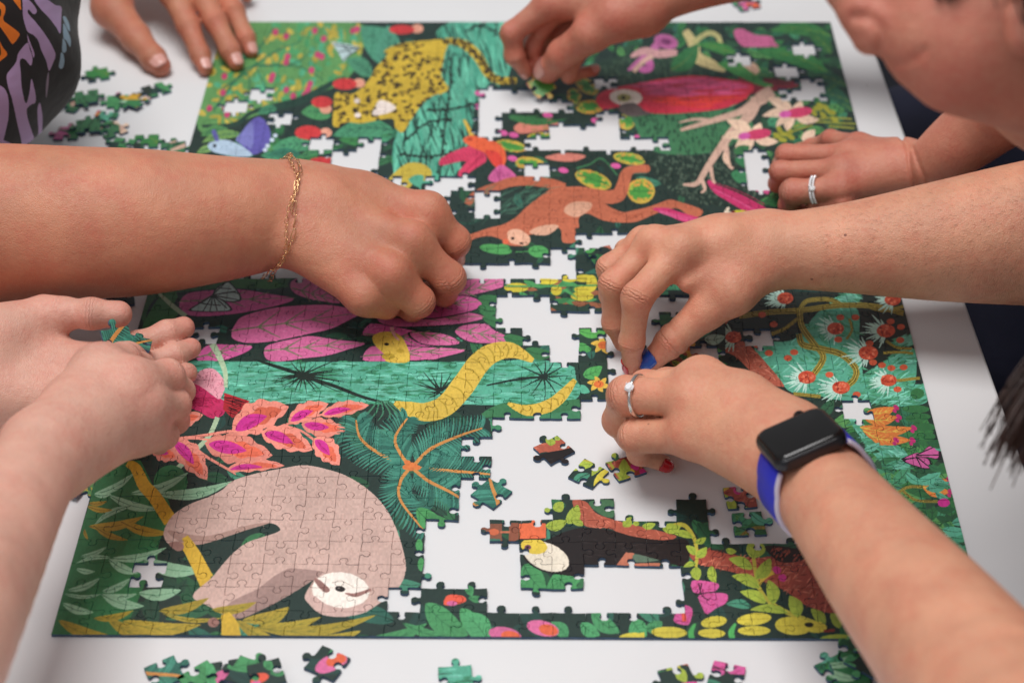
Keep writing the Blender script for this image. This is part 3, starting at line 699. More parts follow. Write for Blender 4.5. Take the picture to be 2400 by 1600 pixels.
vine([(100, 130), (350, 100), (540, 90), (760, 60), (900, 50), (1100, 60), (1310, 110)], 40); vine([(1050, 60), (1160, 90), (1310, 60)], 24); vine([(545, 90), (600, 20), (760, 10), (870, 55)], 32); vine([(545, 80), (560, 200), (640, 320), (720, 430), (650, 555)], 46); vine([(540, 260), (570, 340), (700, 370), (850, 410), (955, 510), (950, 590), (890, 645)], 46); vine([(330, 265), (430, 225), (530, 150)], 26); vine([(1160, 400), (1300, 395), (1380, 405)], 20); vine([(1180, 310), (1260, 360), (1370, 370)], 20); vine([(1260, 605), (1430, 585)], 22); vine([(910, 150), (930, 230), (890, 300)], 18)
vine([(500, 700), (700, 720)], 26)
for x, y, r in [(810, 222, 62), (1180, 238, 68), (1050, 400, 72), (600, 578, 66), (850, 655, 66), (1200, 602, 60), (440, 0, 60), (1230, 10, 60), (60, 285, 60), (-40, 160, 60)]:
    for k in range(15):
        a = math.radians(95 + 155 * k / 14 + random.uniform(-5, 5)); l = r * random.uniform(1.8, 2.9)
        stroke([(x, y), (x + math.cos(a) * l * .6, y + math.sin(a) * l * .45), (x + math.cos(a) * l, y + math.sin(a) * l * .72)], [9, 16, 3], (176, 216, 200))
    ell(x, y, r, r * .72, (206, 80, 52)); 
    for k in range(12): ell(x + random.uniform(-.7, .7) * r, y + random.uniform(-.5, .5) * r, r * .2, r * .12, random.choice([(170, 52, 36), (226, 116, 84)]), random.uniform(0, 180))
for x, y in [(845, 140), (955, 140), (1215, 170), (1290, 210), (830, 302), (1285, 306), (320, 402), (505, 396), (460, 438), (765, 560), (1220, 512), (1310, 506), (1265, 668), (965, 706), (1060, 330), (1085, 470), (1150, 490), (355, 190), (270, 120), (235, 345)]: ell(x, y, 30, 22, (202, 84, 54)); 
for x, y, w, h in [(1400, 812, 100, 30), (1415, 876, 95, 32), (1465, 946, 80, 32), (1485, 1010, 60, 28), (1475, 1062, 60, 26), (1410, 700, 50, 40), (1600, 1250, 40, 40)]: ell(x, y, w, h, (48, 112, 64), random.uniform(-8, 8))
for x, y, tx, ty in [(1030, 850, 1250, 800), (1020, 880, 1270, 870), (990, 945, 1380, 950), (1010, 970, 1370, 1040), (1060, 1000, 1250, 1040), (1450, 1380, 1640, 1330), (1450, 1380, 1650, 1420)]:
    leaf((x, y), (tx, ty), 44, (222, 122, 54), (220, 178, 70), 12, 4); ell(tx + 6, ty, 26, 16, (190, 40, 110), 40); ell(tx - 6, ty + 26, 18, 12, (190, 40, 110), 40)
for P in [[(1290, 1185), (1380, 1140), (1440, 1130), (1500, 1080), (1570, 1065), (1580, 1180), (1470, 1170)], [(1300, 1190), (1420, 1165), (1500, 1180), (1515, 1250), (1430, 1245)]]: poly(P, (40, 30, 40)); P = np.array(P, float); c = P.mean(0); poly(c + (P - c) * .84, (208, 90, 156))
for q in [[(1400, 1150), (1560, 1080)], [(1410, 1155), (1570, 1150)], [(1400, 1160), (1500, 1240)], [(1400, 1160), (1440, 1240)]]: stroke(q, 10, (40, 30, 40), 6)
for i in range(60):
    x, y = random.uniform(880, 1700), random.uniform(880, 1900)
    if x < 900 + (y - 880) * .28 or x > 1480 + (y - 880) * .27: continue
    if 1000 < x < 1420 and y < 1070: continue
    a = random.uniform(-.6, .6); l = random.uniform(90, 200)
    leaf((x, y), (x + l * math.cos(a), y + l * math.sin(a)), l * .2, random.choice([(66, 148, 112), (84, 172, 140), (50, 120, 76), (40, 96, 60), (96, 178, 150)]), (40, 92, 66), 6)
vine([(1200, 1480), (1330, 1390), (1450, 1385)], 22); vine([(1290, 1400), (1400, 1480), (1560, 1490)], 20); ell(1605, 1500, 46, 32, (206, 40, 140))
# --- middle right: flower clusters near the busy hand
S(1100, 400)
poly([(250, 780), (960, 760), (960, 1040), (620, 1030), (480, 890), (250, 890)], (38, 64, 52), False)
for i in range(30):
    x, y = random.uniform(250, 1000), random.uniform(770, 1030); a = random.uniform(-.5, .5)
    leaf((x, y), (x + 130 * math.cos(a), y + 130 * math.sin(a)), 20, random.choice([(70, 150, 84), (58, 128, 74), (150, 90, 60)]))
for x, y, a, b in [(345, 862, 90, 34), (570, 810, 85, 30), (740, 795, 60, 26), (845, 795, 75, 28), (845, 876, 75, 26), (830, 925, 85, 36), (640, 880, 40, 40), (900, 830, 40, 60)]: ell(x, y, a, b, (206, 190, 52)); stroke([(x - a, y), (x + a, y)], 4, (150, 120, 40))
for k in range(7): stroke([(690, 880), (740 + 10 * k, 860 + 14 * k)], 9, (74, 160, 90), 3)
stroke([(260, 850), (500, 855), (700, 850), (950, 845)], 12, (74, 150, 84))
poly([(780, 1150), (1080, 1160), (1080, 1330), (780, 1330)], (38, 66, 52), False); leaf((800, 1180), (1010, 1190), 34, (84, 170, 78), (50, 116, 60), 6); leaf((790, 1280), (900, 1320), 34, (74, 160, 80))
def lily(x, y, r):
    for k in range(6):
        a = math.radians(60 * k + 10); leaf((x, y), (x + r * math.cos(a), y + r * .7 * math.sin(a)), r * .22, (222, 178, 66))
    ell(x, y, r * .42, r * .3, (224, 112, 52))
lily(985, 1285, 95)
S(1000, 700); poly([(1080, 460), (1340, 460), (1350, 760), (1180, 720), (1100, 600)], (36, 60, 50), False); leaf((1150, 570), (1290, 500), 46, (76, 164, 84), (46, 112, 60), 6, 3); lily(1265, 630, 88); leaf((1120, 640), (1200, 690), 30, TE)
poly([(1640, 20), (2195, -60), (2195, 460), (2060, 430), (1640, 260)], (38, 54, 46), False)
for b, t, w, c in [((1650, 150), (1900, 120), 40, G1), ((1700, 80), (1860, 40), 30, (96, 120, 60)), ((2050, 380), (2190, 400), 40, (70, 160, 76)), ((1900, 260), (2100, 240), 30, TE), ((2040, 300), (2195, 280), 40, (170, 214, 196)), ((1760, 400), (1930, 500), 40, (150, 80, 60)), ((1800, 460), (1960, 520), 26, YG)]: leaf(b, t, w, c, (40, 80, 56), 5, 2)
stroke([(1900, 340), (1930, 430), (1880, 500)], 30, (214, 176, 60)); lily(1930, 365, 70)

# brush grain over the whole print
g = rng.random((TH // 6 + 2, TW // 3 + 2)).astype(np.float32)
g = np.repeat(np.repeat(g, 6, 0), 3, 1)[:TH, :TW]
g2 = rng.random((TH // 40 + 2, TW // 40 + 2)).astype(np.float32)
g2 = np.repeat(np.repeat(g2, 40, 0), 40, 1)[:TH, :TW]
for _k in range(2):
    g2 = (g2 + np.roll(g2, 13, 0) + np.roll(g2, 13, 1) + np.roll(g2, -13, 0) + np.roll(g2, -13, 1)) / 5
ART *= (0.955 + 0.09 * g + 0.10 * (g2 - 0.5))[..., None]


def make_image(name, arr):
    h, w = arr.shape[:2]
    im = bpy.data.images.new(name, w, h, alpha=False)
    buf = np.ones((h, w, 4), np.float32)
    buf[..., :3] = np.clip(arr, 0, 1)
    im.pixels.foreach_set(buf.ravel())
    im.update()
    im.pack()
    return im


_l = ART.mean(-1, keepdims=True)
ART = _l + (ART - _l) * 0.90
art_img = make_image('jungle_print', ART)
# ------------------------------------------------------------------ table and floor
m_table, nt, b = new_mat('white_laminate')
b.inputs['Roughness'].default_value = 0.42
tc = nt.nodes.new('ShaderNodeTexCoord')
n1 = nt.nodes.new('ShaderNodeTexNoise'); n1.inputs['Scale'].default_value = 6; n1.inputs['Detail'].default_value = 6
nt.links.new(tc.outputs['Object'], n1.inputs['Vector'])
r1 = nt.nodes.new('ShaderNodeValToRGB')
r1.color_ramp.elements[0].position = 0.3; r1.color_ramp.elements[0].color = (0.74, 0.735, 0.74, 1)
r1.color_ramp.elements[1].position = 0.7; r1.color_ramp.elements[1].color = (0.79, 0.785, 0.785, 1)
nt.links.new(n1.outputs['Fac'], r1.inputs['Fac'])
vo = nt.nodes.new('ShaderNodeTexVoronoi'); vo.inputs['Scale'].default_value = 34; vo.inputs['Randomness'].default_value = 1
nt.links.new(tc.outputs['Object'], vo.inputs['Vector'])
cr = nt.nodes.new('ShaderNodeMath'); cr.operation = 'LESS_THAN'; cr.inputs[1].default_value = 0.022
nt.links.new(vo.outputs['Distance'], cr.inputs[0])
rgt = nt.nodes.new('ShaderNodeSeparateColor'); nt.links.new(vo.outputs['Color'], rgt.inputs['Color'])
gt = nt.nodes.new('ShaderNodeMath'); gt.operation = 'GREATER_THAN'; gt.inputs[1].default_value = 0.8
nt.links.new(rgt.outputs['Red'], gt.inputs[0])
mu = nt.nodes.new('ShaderNodeMath'); mu.operation = 'MULTIPLY'
nt.links.new(cr.outputs[0], mu.inputs[0]); nt.links.new(gt.outputs[0], mu.inputs[1])
mx = nt.nodes.new('ShaderNodeMix'); mx.data_type = 'RGBA'
mx.inputs['B'].default_value = (0.16, 0.15, 0.15, 1)
nt.links.new(mu.outputs[0], mx.inputs['Factor']); nt.links.new(r1.outputs['Color'], mx.inputs['A'])
nt.links.new(mx.outputs['Result'], b.inputs['Base Color'])
nr = nt.nodes.new('ShaderNodeTexNoise'); nr.inputs['Scale'].default_value = 18; nr.inputs['Detail'].default_value = 4
nt.links.new(tc.outputs['Object'], nr.inputs['Vector'])
mr = nt.nodes.new('ShaderNodeMapRange'); mr.inputs['To Min'].default_value = 0.34; mr.inputs['To Max'].default_value = 0.52
nt.links.new(nr.outputs['Fac'], mr.inputs['Value']); nt.links.new(mr.outputs['Result'], b.inputs['Roughness'])


def bevel_slab(name, outline, z0, z1, mat, bev, parent=None):
    """slab with rounded top edge from a convex outline (counter-clockwise)"""
    O = np.array(outline, float); c = O.mean(0)
    rings = []
    def off(d):
        n = len(O); out = []
        for i in range(n):
            a = norm(O[i] - O[i - 1]); bb = norm(O[(i + 1) % n] - O[i])
            na = np.array([a[1], -a[0]]); nb = np.array([bb[1], -bb[0]])
            m = norm(na + nb); out.append(O[i] - m * d / max(0.3, m @ na))
        return np.array(out)
    rings.append((off(0), z0)); 
    for k in range(5):
        a = k / 4 * math.pi / 2
        rings.append((off(bev * (1 - math.cos(a))), z1 - bev + bev * math.sin(a)))
    V, F = [], []
    n = len(O)
    for P, z in rings: V += [(p[0], p[1], z) for p in P]
    for i in range(len(rings) - 1):
        for k in range(n):
            l = (k + 1) % n; F.append((i * n + k, i * n + l, (i + 1) * n + l, (i + 1) * n + k))
    F.append(tuple(range(n - 1, -1, -1))); F.append(tuple((len(rings) - 1) * n + k for k in range(n)))
    return mesh_obj(name, V, F, mat, parent)


# right edge of the table as it runs in the photograph
ex0 = W(2055, 131); ex1 = W(2357, 968)
sl = (ex1[0] - ex0[0]) / (ex1[1] - ex0[1])
def edge_x(y): return ex0[0] + (y - ex0[1]) * sl
ya, yb = -0.42, 1.15
table = empty('table', (0.2, 0.4, -0.74))
top = bevel_slab('table_top', [(-0.26, ya), (edge_x(ya), ya), (edge_x(yb), yb), (-0.20, yb)], -0.03, 0.0, m_table, 0.0025)
put(top, table)
m_leg = simple_mat('grey_metal', lin(120, 122, 126), 0.35, 0.9)
for lx, ly in ((-0.17, -0.33), (0.46, -0.33), (-0.13, 1.05), (0.43, 1.05)):
    V, F = tube([(lx, ly, -0.74), (lx, ly, -0.4), (lx, ly, -0.03)], 0.02, 12)
    put(mesh_obj('leg', V, F, m_leg, None, True), table)
tag(table, 'white laminate table top under the half-finished jungle puzzle', 'table')
m_floor = simple_mat('dark_carpet', lin(30, 31, 38), 0.95, noise=0.25, nscale=60, bump=0.002)
fl = mesh_obj('floor', [(-3, -3, -0.74), (3, -3, -0.74), (3, 3, -0.74), (-3, 3, -0.74)], [(0, 1, 2, 3)], m_floor)
tag(fl, kind='structure')

# ------------------------------------------------------------------ puzzle materials
m_print, nt, b = new_mat('printed_card')
im = nt.nodes.new('ShaderNodeTexImage'); im.image = art_img; im.extension = 'EXTEND'
gm = nt.nodes.new('ShaderNodeVectorMath'); gm.operation = 'SCALE'; gm.inputs['Scale'].default_value = 1.10
nt.links.new(im.outputs['Color'], gm.inputs[0]); nt.links.new(gm.outputs['Vector'], b.inputs['Base Color'])
b.inputs['Roughness'].default_value = 0.4; b.inputs['Specular IOR Level'].default_value = 0.42
tc = nt.nodes.new('ShaderNodeTexCoord')
nz = nt.nodes.new('ShaderNodeTexNoise'); nz.inputs['Scale'].default_value = 900; nz.inputs['Detail'].default_value = 2
nt.links.new(tc.outputs['Object'], nz.inputs['Vector'])
bp = nt.nodes.new('ShaderNodeBump'); bp.inputs['Strength'].default_value = 0.25; bp.inputs['Distance'].default_value = 0.0002
nt.links.new(nz.outputs['Fac'], bp.inputs['Height']); nt.links.new(bp.outputs['Normal'], b.inputs['Normal'])
m_card = simple_mat('blue_grey_card', lin(70, 92, 116), 0.85, noise=0.25, nscale=300)

NC, NR = 28, 38
CW, CH = PW / NC, PH / NR
TH_P = 0.0021
gx = np.zeros((NR + 1, NC + 1, 2))
for r in range(NR + 1):
    for c in range(NC + 1):
        jx = random.uniform(-1, 1) * 0.0007 if 0 < c < NC else 0
        jy = random.uniform(-1, 1) * 0.0007 if 0 < r < NR else 0
        gx[r, c] = (c * CW + jx, r * CH + jy)


def tab(s, pitch):
    """knob profile along an edge: (t, h) with h in metres"""
    c = 0.5 + random.uniform(-0.07, 0.07)
    k = random.uniform(1.05, 1.28); w = random.uniform(1.0, 1.22)
    sk = random.uniform(-0.03, 0.03)
    P = [(0, 0), (c - .22, -.012), (c - .085 * w, -.004), (c - .068 * w, .055 * k), (c - .122 * w + sk * .5, .13 * k), (c - .105 * w + sk, .20 * k),
         (c - .05 * w + sk, .245 * k), (c + .05 * w + sk, .248 * k), (c + .105 * w + sk, .205 * k), (c + .122 * w + sk * .5, .13 * k), (c + .068 * w, .055 * k),
         (c + .085 * w, -.004), (c + .22, -.012)]
    return [(t, h * s * pitch) for t, h in P]


def edge_pts(a, b, s):
    d = b - a; L = np.linalg.norm(d); u = d / L; n = np.array([-u[1], u[0]])
    if s == 0:
        return [a]
    return [a + u * (t * L) + n * h for t, h in tab(s, L)]


hor = {}; ver = {}
for r in range(NR + 1):
    for c in range(NC):
        s = 0 if r in (0, NR) else random.choice((-1, 1))
        hor[r, c] = edge_pts(gx[r, c], gx[r, c + 1], s) + [gx[r, c + 1]]
for r in range(NR):
    for c in range(NC + 1):
        s = 0 if c in (0, NC) else random.choice((-1, 1))
        ver[r, c] = edge_pts(gx[r, c], gx[r + 1, c], s) + [gx[r + 1, c]]


def outline(r, c):
    P = hor[r, c][:-1] + ver[r, c + 1][:-1] + hor[r + 1, c][::-1][:-1] + ver[r, c][::-1][:-1]
    return np.array(P)


def inset(P, d):
    a = np.roll(P, 1, 0); b_ = np.roll(P, -1, 0)
    t1 = P - a; t2 = b_ - P
    t1 /= np.linalg.norm(t1, axis=1)[:, None] + 1e-12; t2 /= np.linalg.norm(t2, axis=1)[:, None] + 1e-12
    n = np.stack([-(t1[:, 1] + t2[:, 1]), t1[:, 0] + t2[:, 0]], -1)
    l = np.linalg.norm(n, axis=1)[:, None] + 1e-9
    return P + n / l * d


def piece_geo(P, th=TH_P):
    """local verts and faces of one piece from its outline (metres, centred later)"""
    A = inset(P, 0.00009); B = inset(P, 0.00030)
    n = len(P)
    V = np.concatenate([np.c_[A, np.zeros(n)], np.c_[A, np.full(n, th - 0.00026)], np.c_[B, np.full(n, th)]])
    F = [tuple(range(n - 1, -1, -1)), tuple(range(2 * n, 3 * n))]
    for k in range(n):
        l = (k + 1) % n
        F.append((k, l, n + l, n + k)); F.append((n + k, n + l, 2 * n + l, 2 * n + k))
    M = [1, 0] + [1, 0] * n
    return V, F, M


def piece_mesh(name, V, F, M, UV):
    me = bpy.data.meshes.new(name)
    me.from_pydata(V.tolist(), [], F)
    me.materials.append(m_print); me.materials.append(m_card)
    me.polygons.foreach_set('material_index', M)
    ul = me.uv_layers.new(name='UVMap')
    idx = np.empty(len(me.loops), np.int32); me.loops.foreach_get('vertex_index', idx)
    ul.data.foreach_set('uv', UV[idx].astype(np.float32).ravel())
    me.update()
    return me


# ------------------------------------------------------------------ which cells are still empty (traced as areas, in photo pixels)
def cr(ox, oy, P, k=3.136): return [(ox + x / k, oy + y / k) for x, y in P]
HOLES = [
    cr(400, 0, [(1240, 1130), (1350, 1100), (1430, 1100), (1430, 1030), (1605, 1030), (1605, 1400), (1400, 1400), (1240, 1250)]),
    cr(1000, 0, [(20, 1335), (385, 1335), (385, 1445), (200, 1445), (200, 1600), (-60, 1600), (20, 1450)]),
    [(1123, 458), (1176, 458), (1176, 528), (1123, 528)],
    cr(1000, 0, [(410, 655), (690, 640), (850, 690), (1075, 720), (1075, 800), (980, 850), (850, 850), (590, 830), (590, 1020), (400, 1015)]),
    cr(1000, 0, [(930, 930), (1250, 930), (1250, 840), (1430, 840), (1440, 1040), (1800, 1040), (1800, 1130), (1200, 1130), (800, 1130), (740, 1040), (930, 1030)]),
    [(1869, 182), (1923, 182), (1936, 240), (1828, 240), (1828, 212), (1869, 207)],
    [(1770, 362), (1812, 362), (1812, 440), (1770, 440)],
    # band between monkey and pink leaves
    [(530, 618), (1114, 610), (1291, 610), (1291, 575), (1352, 572), (1352, 540), (1560, 540), (1640, 600), (1640, 650), (1414, 644), (1400, 600), (1345, 600), (1345, 646), (530, 648)],
    # gap right of the pink leaves
    [(1176, 686), (1290, 688), (1294, 728), (1400, 730), (1660, 690), (1660, 720), (1560, 760), (1480, 850), (1430, 850), (1430, 826), (1446, 824), (1446, 774), (1352, 774), (1352, 847), (1298, 848), (1296, 808), (1232, 806), (1230, 760), (1166, 757)],
    [(1427, 824), (1500, 824), (1500, 900), (1427, 940)],
    [(1617, 800), (1680, 800), (1680, 842), (1617, 842)],
    # big gap in the lower middle
    [(1159, 984), (1362, 984), (1362, 936), (1440, 930), (1700, 870), (1760, 960), (1850, 1090), (1905, 1200), (1905, 1278), (1658, 1278), (1650, 1178), (1560, 1178), (1560, 1228), (1438, 1214), (1438, 1176), (1288, 1176), (1284, 1226), (1150, 1228), (1150, 1275), (1224, 1275), (1224, 1393), (1366, 1393), (1366, 1338), (1597, 1338), (1597, 1456), (1139, 1456), (1139, 1395), (996, 1392), (998, 1230), (1074, 1228), (1078, 1124), (1150, 1122), (1150, 1078), (1084, 1076), (1084, 1032), (1158, 1030)],
]
SINGLE = [(631, 215), (572, 248), (677, 277), (773, 343), (1266, 410), (1424, 194), (1880, 107), (1732, 136), (1840, 166), (1765, 782), (1992, 957), (351, 1361), (951, 1419), (505, 785), (452, 790)]
KEEP = [(1094, 482), (1395, 612), (1385, 585)]


def in_poly(P, q):
    c = False
    for (ax, ay), (bx, by) in zip(P, P[1:] + P[:1]):
        if (ay > q[1]) != (by > q[1]) and q[0] < (bx - ax) * (q[1] - ay) / (by - ay) + ax:
            c = not c
    return c


def proj(p):
    q = RC @ (np.asarray(p, float) - CAMP)
    return np.array([1200 + FPX * q[0] / q[2], 800 + FPX * q[1] / q[2]])


def cell_of(x, y):
    w = W(x, y, 0.002)
    return int(w[1] // CH), int(w[0] // CW)


missing = set()
for r in range(NR):
    for c in range(NC):
        q = proj(((c + .5) * CW, (r + .5) * CH, 0.001))
        if any(in_poly(P, q) for P in HOLES):
            missing.add((r, c))
for x, y in SINGLE: missing.add(cell_of(x, y))
for x, y in KEEP: missing.discard(cell_of(x, y))

# pieces hidden by arms are not worth an object of their own
COVER = [[(0, 340), (660, 380), (900, 430), (1100, 560), (1020, 740), (870, 740), (650, 625), (0, 705)],
         [(1400, 640), (1550, 530), (1850, 500), (2400, 390), (2400, 710), (1900, 670), (1560, 850), (1450, 800)],
         [(1420, 930), (1650, 840), (1900, 960), (2050, 1080), (2400, 1410), (2400, 1600), (2070, 1600), (1800, 1190), (1480, 1070)],
         [(0, 700), (300, 710), (460, 760), (450, 950), (380, 1060), (150, 1160), (60, 1500), (0, 1600)]]
present = [(r, c) for r in range(NR) for c in range(NC) if (r, c) not in missing]
vis = []
for rc in present:
    q = proj(((rc[1] + .5) * CW, (rc[0] + .5) * CH, 0.002))
    vis.append((any(in_poly(P, q) for P in COVER), rc[0], abs(rc[1] - 14)))
order = sorted(range(len(present)), key=lambda i: vis[i])
own = set(present[i] for i in order[:298])

puzzle = empty('jigsaw_puzzle', (PW / 2, PH / 2, 0.0))
tag(puzzle, 'large half-finished jungle jigsaw puzzle with sloth, toucan and leopard on the white table', 'jigsaw puzzle')
RV, RF, RM, RUV, base = [], [], [], [], 0
for (r, c) in present:
    P = outline(r, c)
    V, F, M = piece_geo(P)
    ctr = np.array([(c + .5) * CW, (r + .5) * CH])
    UV = np.c_[V[:, 0] / PW, V[:, 1] / PH]
    rel = V[:, :2] - ctr
    tx, ty = rng.normal(0, 0.006, 2); dz = abs(rng.normal(0, 0.00006))
    V[:, 2] += np.where(V[:, 2] > 0.0005, dz + np.clip(rel[:, 0] * tx + rel[:, 1] * ty, -0.00012, 0.00012), 0)
    V[:, 2] += 0.0002
    if (r, c) in own:
        V2 = V.copy(); V2[:, :2] -= ctr
        o = bpy.data.objects.new('puzzle_piece', piece_mesh('puzzle_piece', V2, F, M, UV))
        COL.objects.link(o); o.parent = puzzle
        o.location = (ctr[0] - PW / 2, ctr[1] - PH / 2, 0)
    else:
        RV.append(V); RUV.append(UV); RM += M
        RF += [tuple(i + base for i in f) for f in F]; base += len(V)
RV = np.concatenate(RV); RV[:, 0] -= PW / 2; RV[:, 1] -= PH / 2
o = bpy.data.objects.new('far_pieces', piece_mesh('far_pieces', RV, RF, RM, np.concatenate(RUV)))
COL.objects.link(o); o.parent = puzzle
tag(o, kind='stuff')

# ------------------------------------------------------------------ loose pieces
PLACED = []


def loose(x, y, ang, src, z=0.0, label=None, group=None, tilt=(0, 0), name='loose_puzzle_piece', world=None):
    """x, y: photo pixel of its centre; src: photo pixel of the print it carries"""
    r, c = random.randrange(1, NR - 1), random.randrange(1, NC - 1)
    P = outline(r, c)
    V, F, M = piece_geo(P)
    ctr = np.array([(c + .5) * CW, (r + .5) * CH])
    sw = W(src[0], src[1], 0.002)
    V[:, :2] -= ctr
    UV = np.c_[np.clip((V[:, 0] + sw[0]) / PW, 0, 1), np.clip((V[:, 1] + sw[1]) / PH, 0, 1)]
    o = bpy.data.objects.new(name, piece_mesh(name, V, F, M, UV))
    COL.objects.link(o)
    w = W(x, y, z + 0.001) if world is None else world
    if world is None:
        for qx, qy, qz in PLACED:
            if math.hypot(qx - w[0], qy - w[1]) < 0.0165: z = max(z, qz + 0.0023)
        PLACED.append((w[0], w[1], z))
    o.location = (w[0], w[1], z + 0.0002 if world is None else w[2])
    o.rotation_euler = (tilt[0], tilt[1], math.radians(ang))
    return tag(o, label, 'puzzle piece', group)


LBS = 'loose dark green jigsaw piece lying on the table beside the printed black shirt'
GRS = 'loose green pieces beside the printed shirt'
GSRC = [(1900, 158), (1600, 300), (1640, 320), (985, 1445), (1065, 1455), (370, 1210), (2070, 1060), (1120, 700), (1560, 320), (1690, 300), (990, 1470)]
for i, (x, y, a, z) in enumerate([(228, 178, 20, 0), (164, 248, 70, 0), (205, 236, 15, 0), (367, 213, 35, 0), (276, 240, 10, 0), (318, 244, 60, 0), (246, 279, 80, 0), (160, 314, 0, 0), (209, 303, 12, 0), (262, 308, 40, 0), (286, 342, 75, 0), (344, 334, 5, 0), (406, 350, 10, 0)]):
    own_l = {0: 'green jigsaw piece lying apart between the printed shirt and the resting thumb', 3: 'dark green jigsaw piece just below the tip of the resting thumb', 12: 'green jigsaw piece against the puzzle border beside the blue bird'}.get(i)
    loose(x, y, a, GSRC[i % len(GSRC)], z, own_l or LBS, None if own_l else GRS)
loose(1748, 12, 25, (1180, 1480), 0, 'loose green and pink jigsaw piece lying past the far edge of the puzzle', None)
loose(283, 702, 15, (2150, 720), 0, 'dark jigsaw piece lying behind the upturned palm', None)
loose(196, 1132, 28, (560, 260), 0, 'dark blue edged jigsaw piece on the table under the blurred picking hand', None)
loose(168, 1142, 70, (900, 1420), 0, 'dark jigsaw piece half hidden under the blurred picking hand wrist', None)
loose(386, 1578, 30, (1040, 1140), 0, 'dark teal jigsaw piece on the table below the sloth corner of the puzzle')
LBF = 'loose green jigsaw piece with pink print on the table before the sloth'
for x, y, a, s in [(472, 1594, 40, (1060, 1490)), (528, 1588, 12, (1170, 1478)), (583, 1592, 70, (1000, 1450)), (628, 1602, 20, (1090, 1400))]:
    loose(x, y, a, s, 0, LBF, 'loose pieces before the sloth')
loose(769, 1556, 62, (1270, 1468), 0, 'dark green jigsaw piece with a pink corner lying alone below the golden leaves')
loose(1068, 1592, 8, (820, 890), 0, 'teal jigsaw piece lying alone below the pink flower buds')
loose(1588, 1594, 15, (1620, 1350), 0, 'yellow green and pink jigsaw piece below the row of yellow pods')
loose(1702, 1588, 72, (1625, 1395), 0, 'pink and green jigsaw piece below the yellow snake head')
LBA = 'loose green leaf patterned jigsaw piece against the watch wearing forearm'
for x, y, a, s in [(1965, 1572, 30, (2120, 1120)), (2004, 1525, 80, (2180, 1250)), (1995, 1586, 10, (320, 1330)), (2030, 1560, 50, (1440, 1500))]:
    loose(x, y, a, s, 0, LBA, 'loose pieces by the watch forearm')
loose(1298, 1056, 38, (1460, 1245), 0, 'brown jigsaw piece with a green stripe lying alone in the empty middle')
loose(1379, 1112, 55, (1760, 1420), 0, 'yellow green jigsaw piece with a brown knob in the empty middle')
loose(1468, 1098, 25, (1800, 1330), 0, 'dark brown jigsaw piece beside the ringed hand with watch')
loose(1152, 1158, 140, (1040, 1140), 0, 'dark teal palm leaf jigsaw piece lying against the palm leaf print')
loose(1756, 1229, 3, (2120, 1130), 0, 'green and black jigsaw piece beside the blue watch strap')
loose(1735, 1168, 6, (1840, 1370), 0, 'green and brown jigsaw piece in the shadow of the watch hand')
loose(1410, 600, 20, (1700, 850), 0.0024, 'brown jigsaw piece lying under the red and blue nailed hand')
loose(1265, 205, 30, (1500, 450), 0, 'green and yellow jigsaw piece pinched between thumb and index finger', None, world=W(1268, 203, 0.010), tilt=(0.5, -0.35))
# ------------------------------------------------------------------ flesh: smooth-blended limbs polygonised on a grid
def seg_d(G, a, b, r0, r1):
    ab = b - a; L2 = float(ab @ ab) + 1e-12
    dx = G[0] - a[0]; dy = G[1] - a[1]; dz = G[2] - a[2]
    t = np.clip((dx * ab[0] + dy * ab[1] + dz * ab[2]) / L2, 0, 1)
    dx = dx - t * ab[0]; dy = dy - t * ab[1]; dz = dz - t * ab[2]
    return np.sqrt(dx * dx + dy * dy + dz * dz) - (r0 + (r1 - r0) * t)


def smin(a, b, k):
    h = np.maximum(k - np.abs(a - b), 0) / k
    return np.minimum(a, b) - h * h * k * 0.25


class Field:
    def __init__(self, lo, hi, h):
        self.h = h; self.lo = np.array(lo)
        self.n = np.ceil((np.array(hi) - self.lo) / h).astype(int) + 1
        self.ax = [(self.lo[i] + h * np.arange(self.n[i])).astype(np.float32) for i in range(3)]
        self.D = np.full(self.n, 0.05, np.float32)

    def box(self, lo, hi):
        a = np.clip(np.floor((lo - self.lo) / self.h).astype(int), 0, self.n)
        b = np.clip(np.ceil((hi - self.lo) / self.h).astype(int) + 1, 0, self.n)
        return tuple(slice(a[i], b[i]) for i in range(3))

    def grid(self, s):
        return (self.ax[0][s[0]][:, None, None], self.ax[1][s[1]][None, :, None], self.ax[2][s[2]][None, None, :])

    def add_seg(self, a, b, r0, r1, k, D=None):
        D = self.D if D is None else D
        m = 0.012 + k
        lo = np.minimum(a - r0, b - r1) - m; hi = np.maximum(a + r0, b + r1) + m
        s = self.box(lo, hi)
        if min(x.stop - x.start for x in s) <= 0: return
        d = seg_d(self.grid(s), a, b, r0, r1).astype(np.float32)
        D[s] = smin(D[s], d, k)


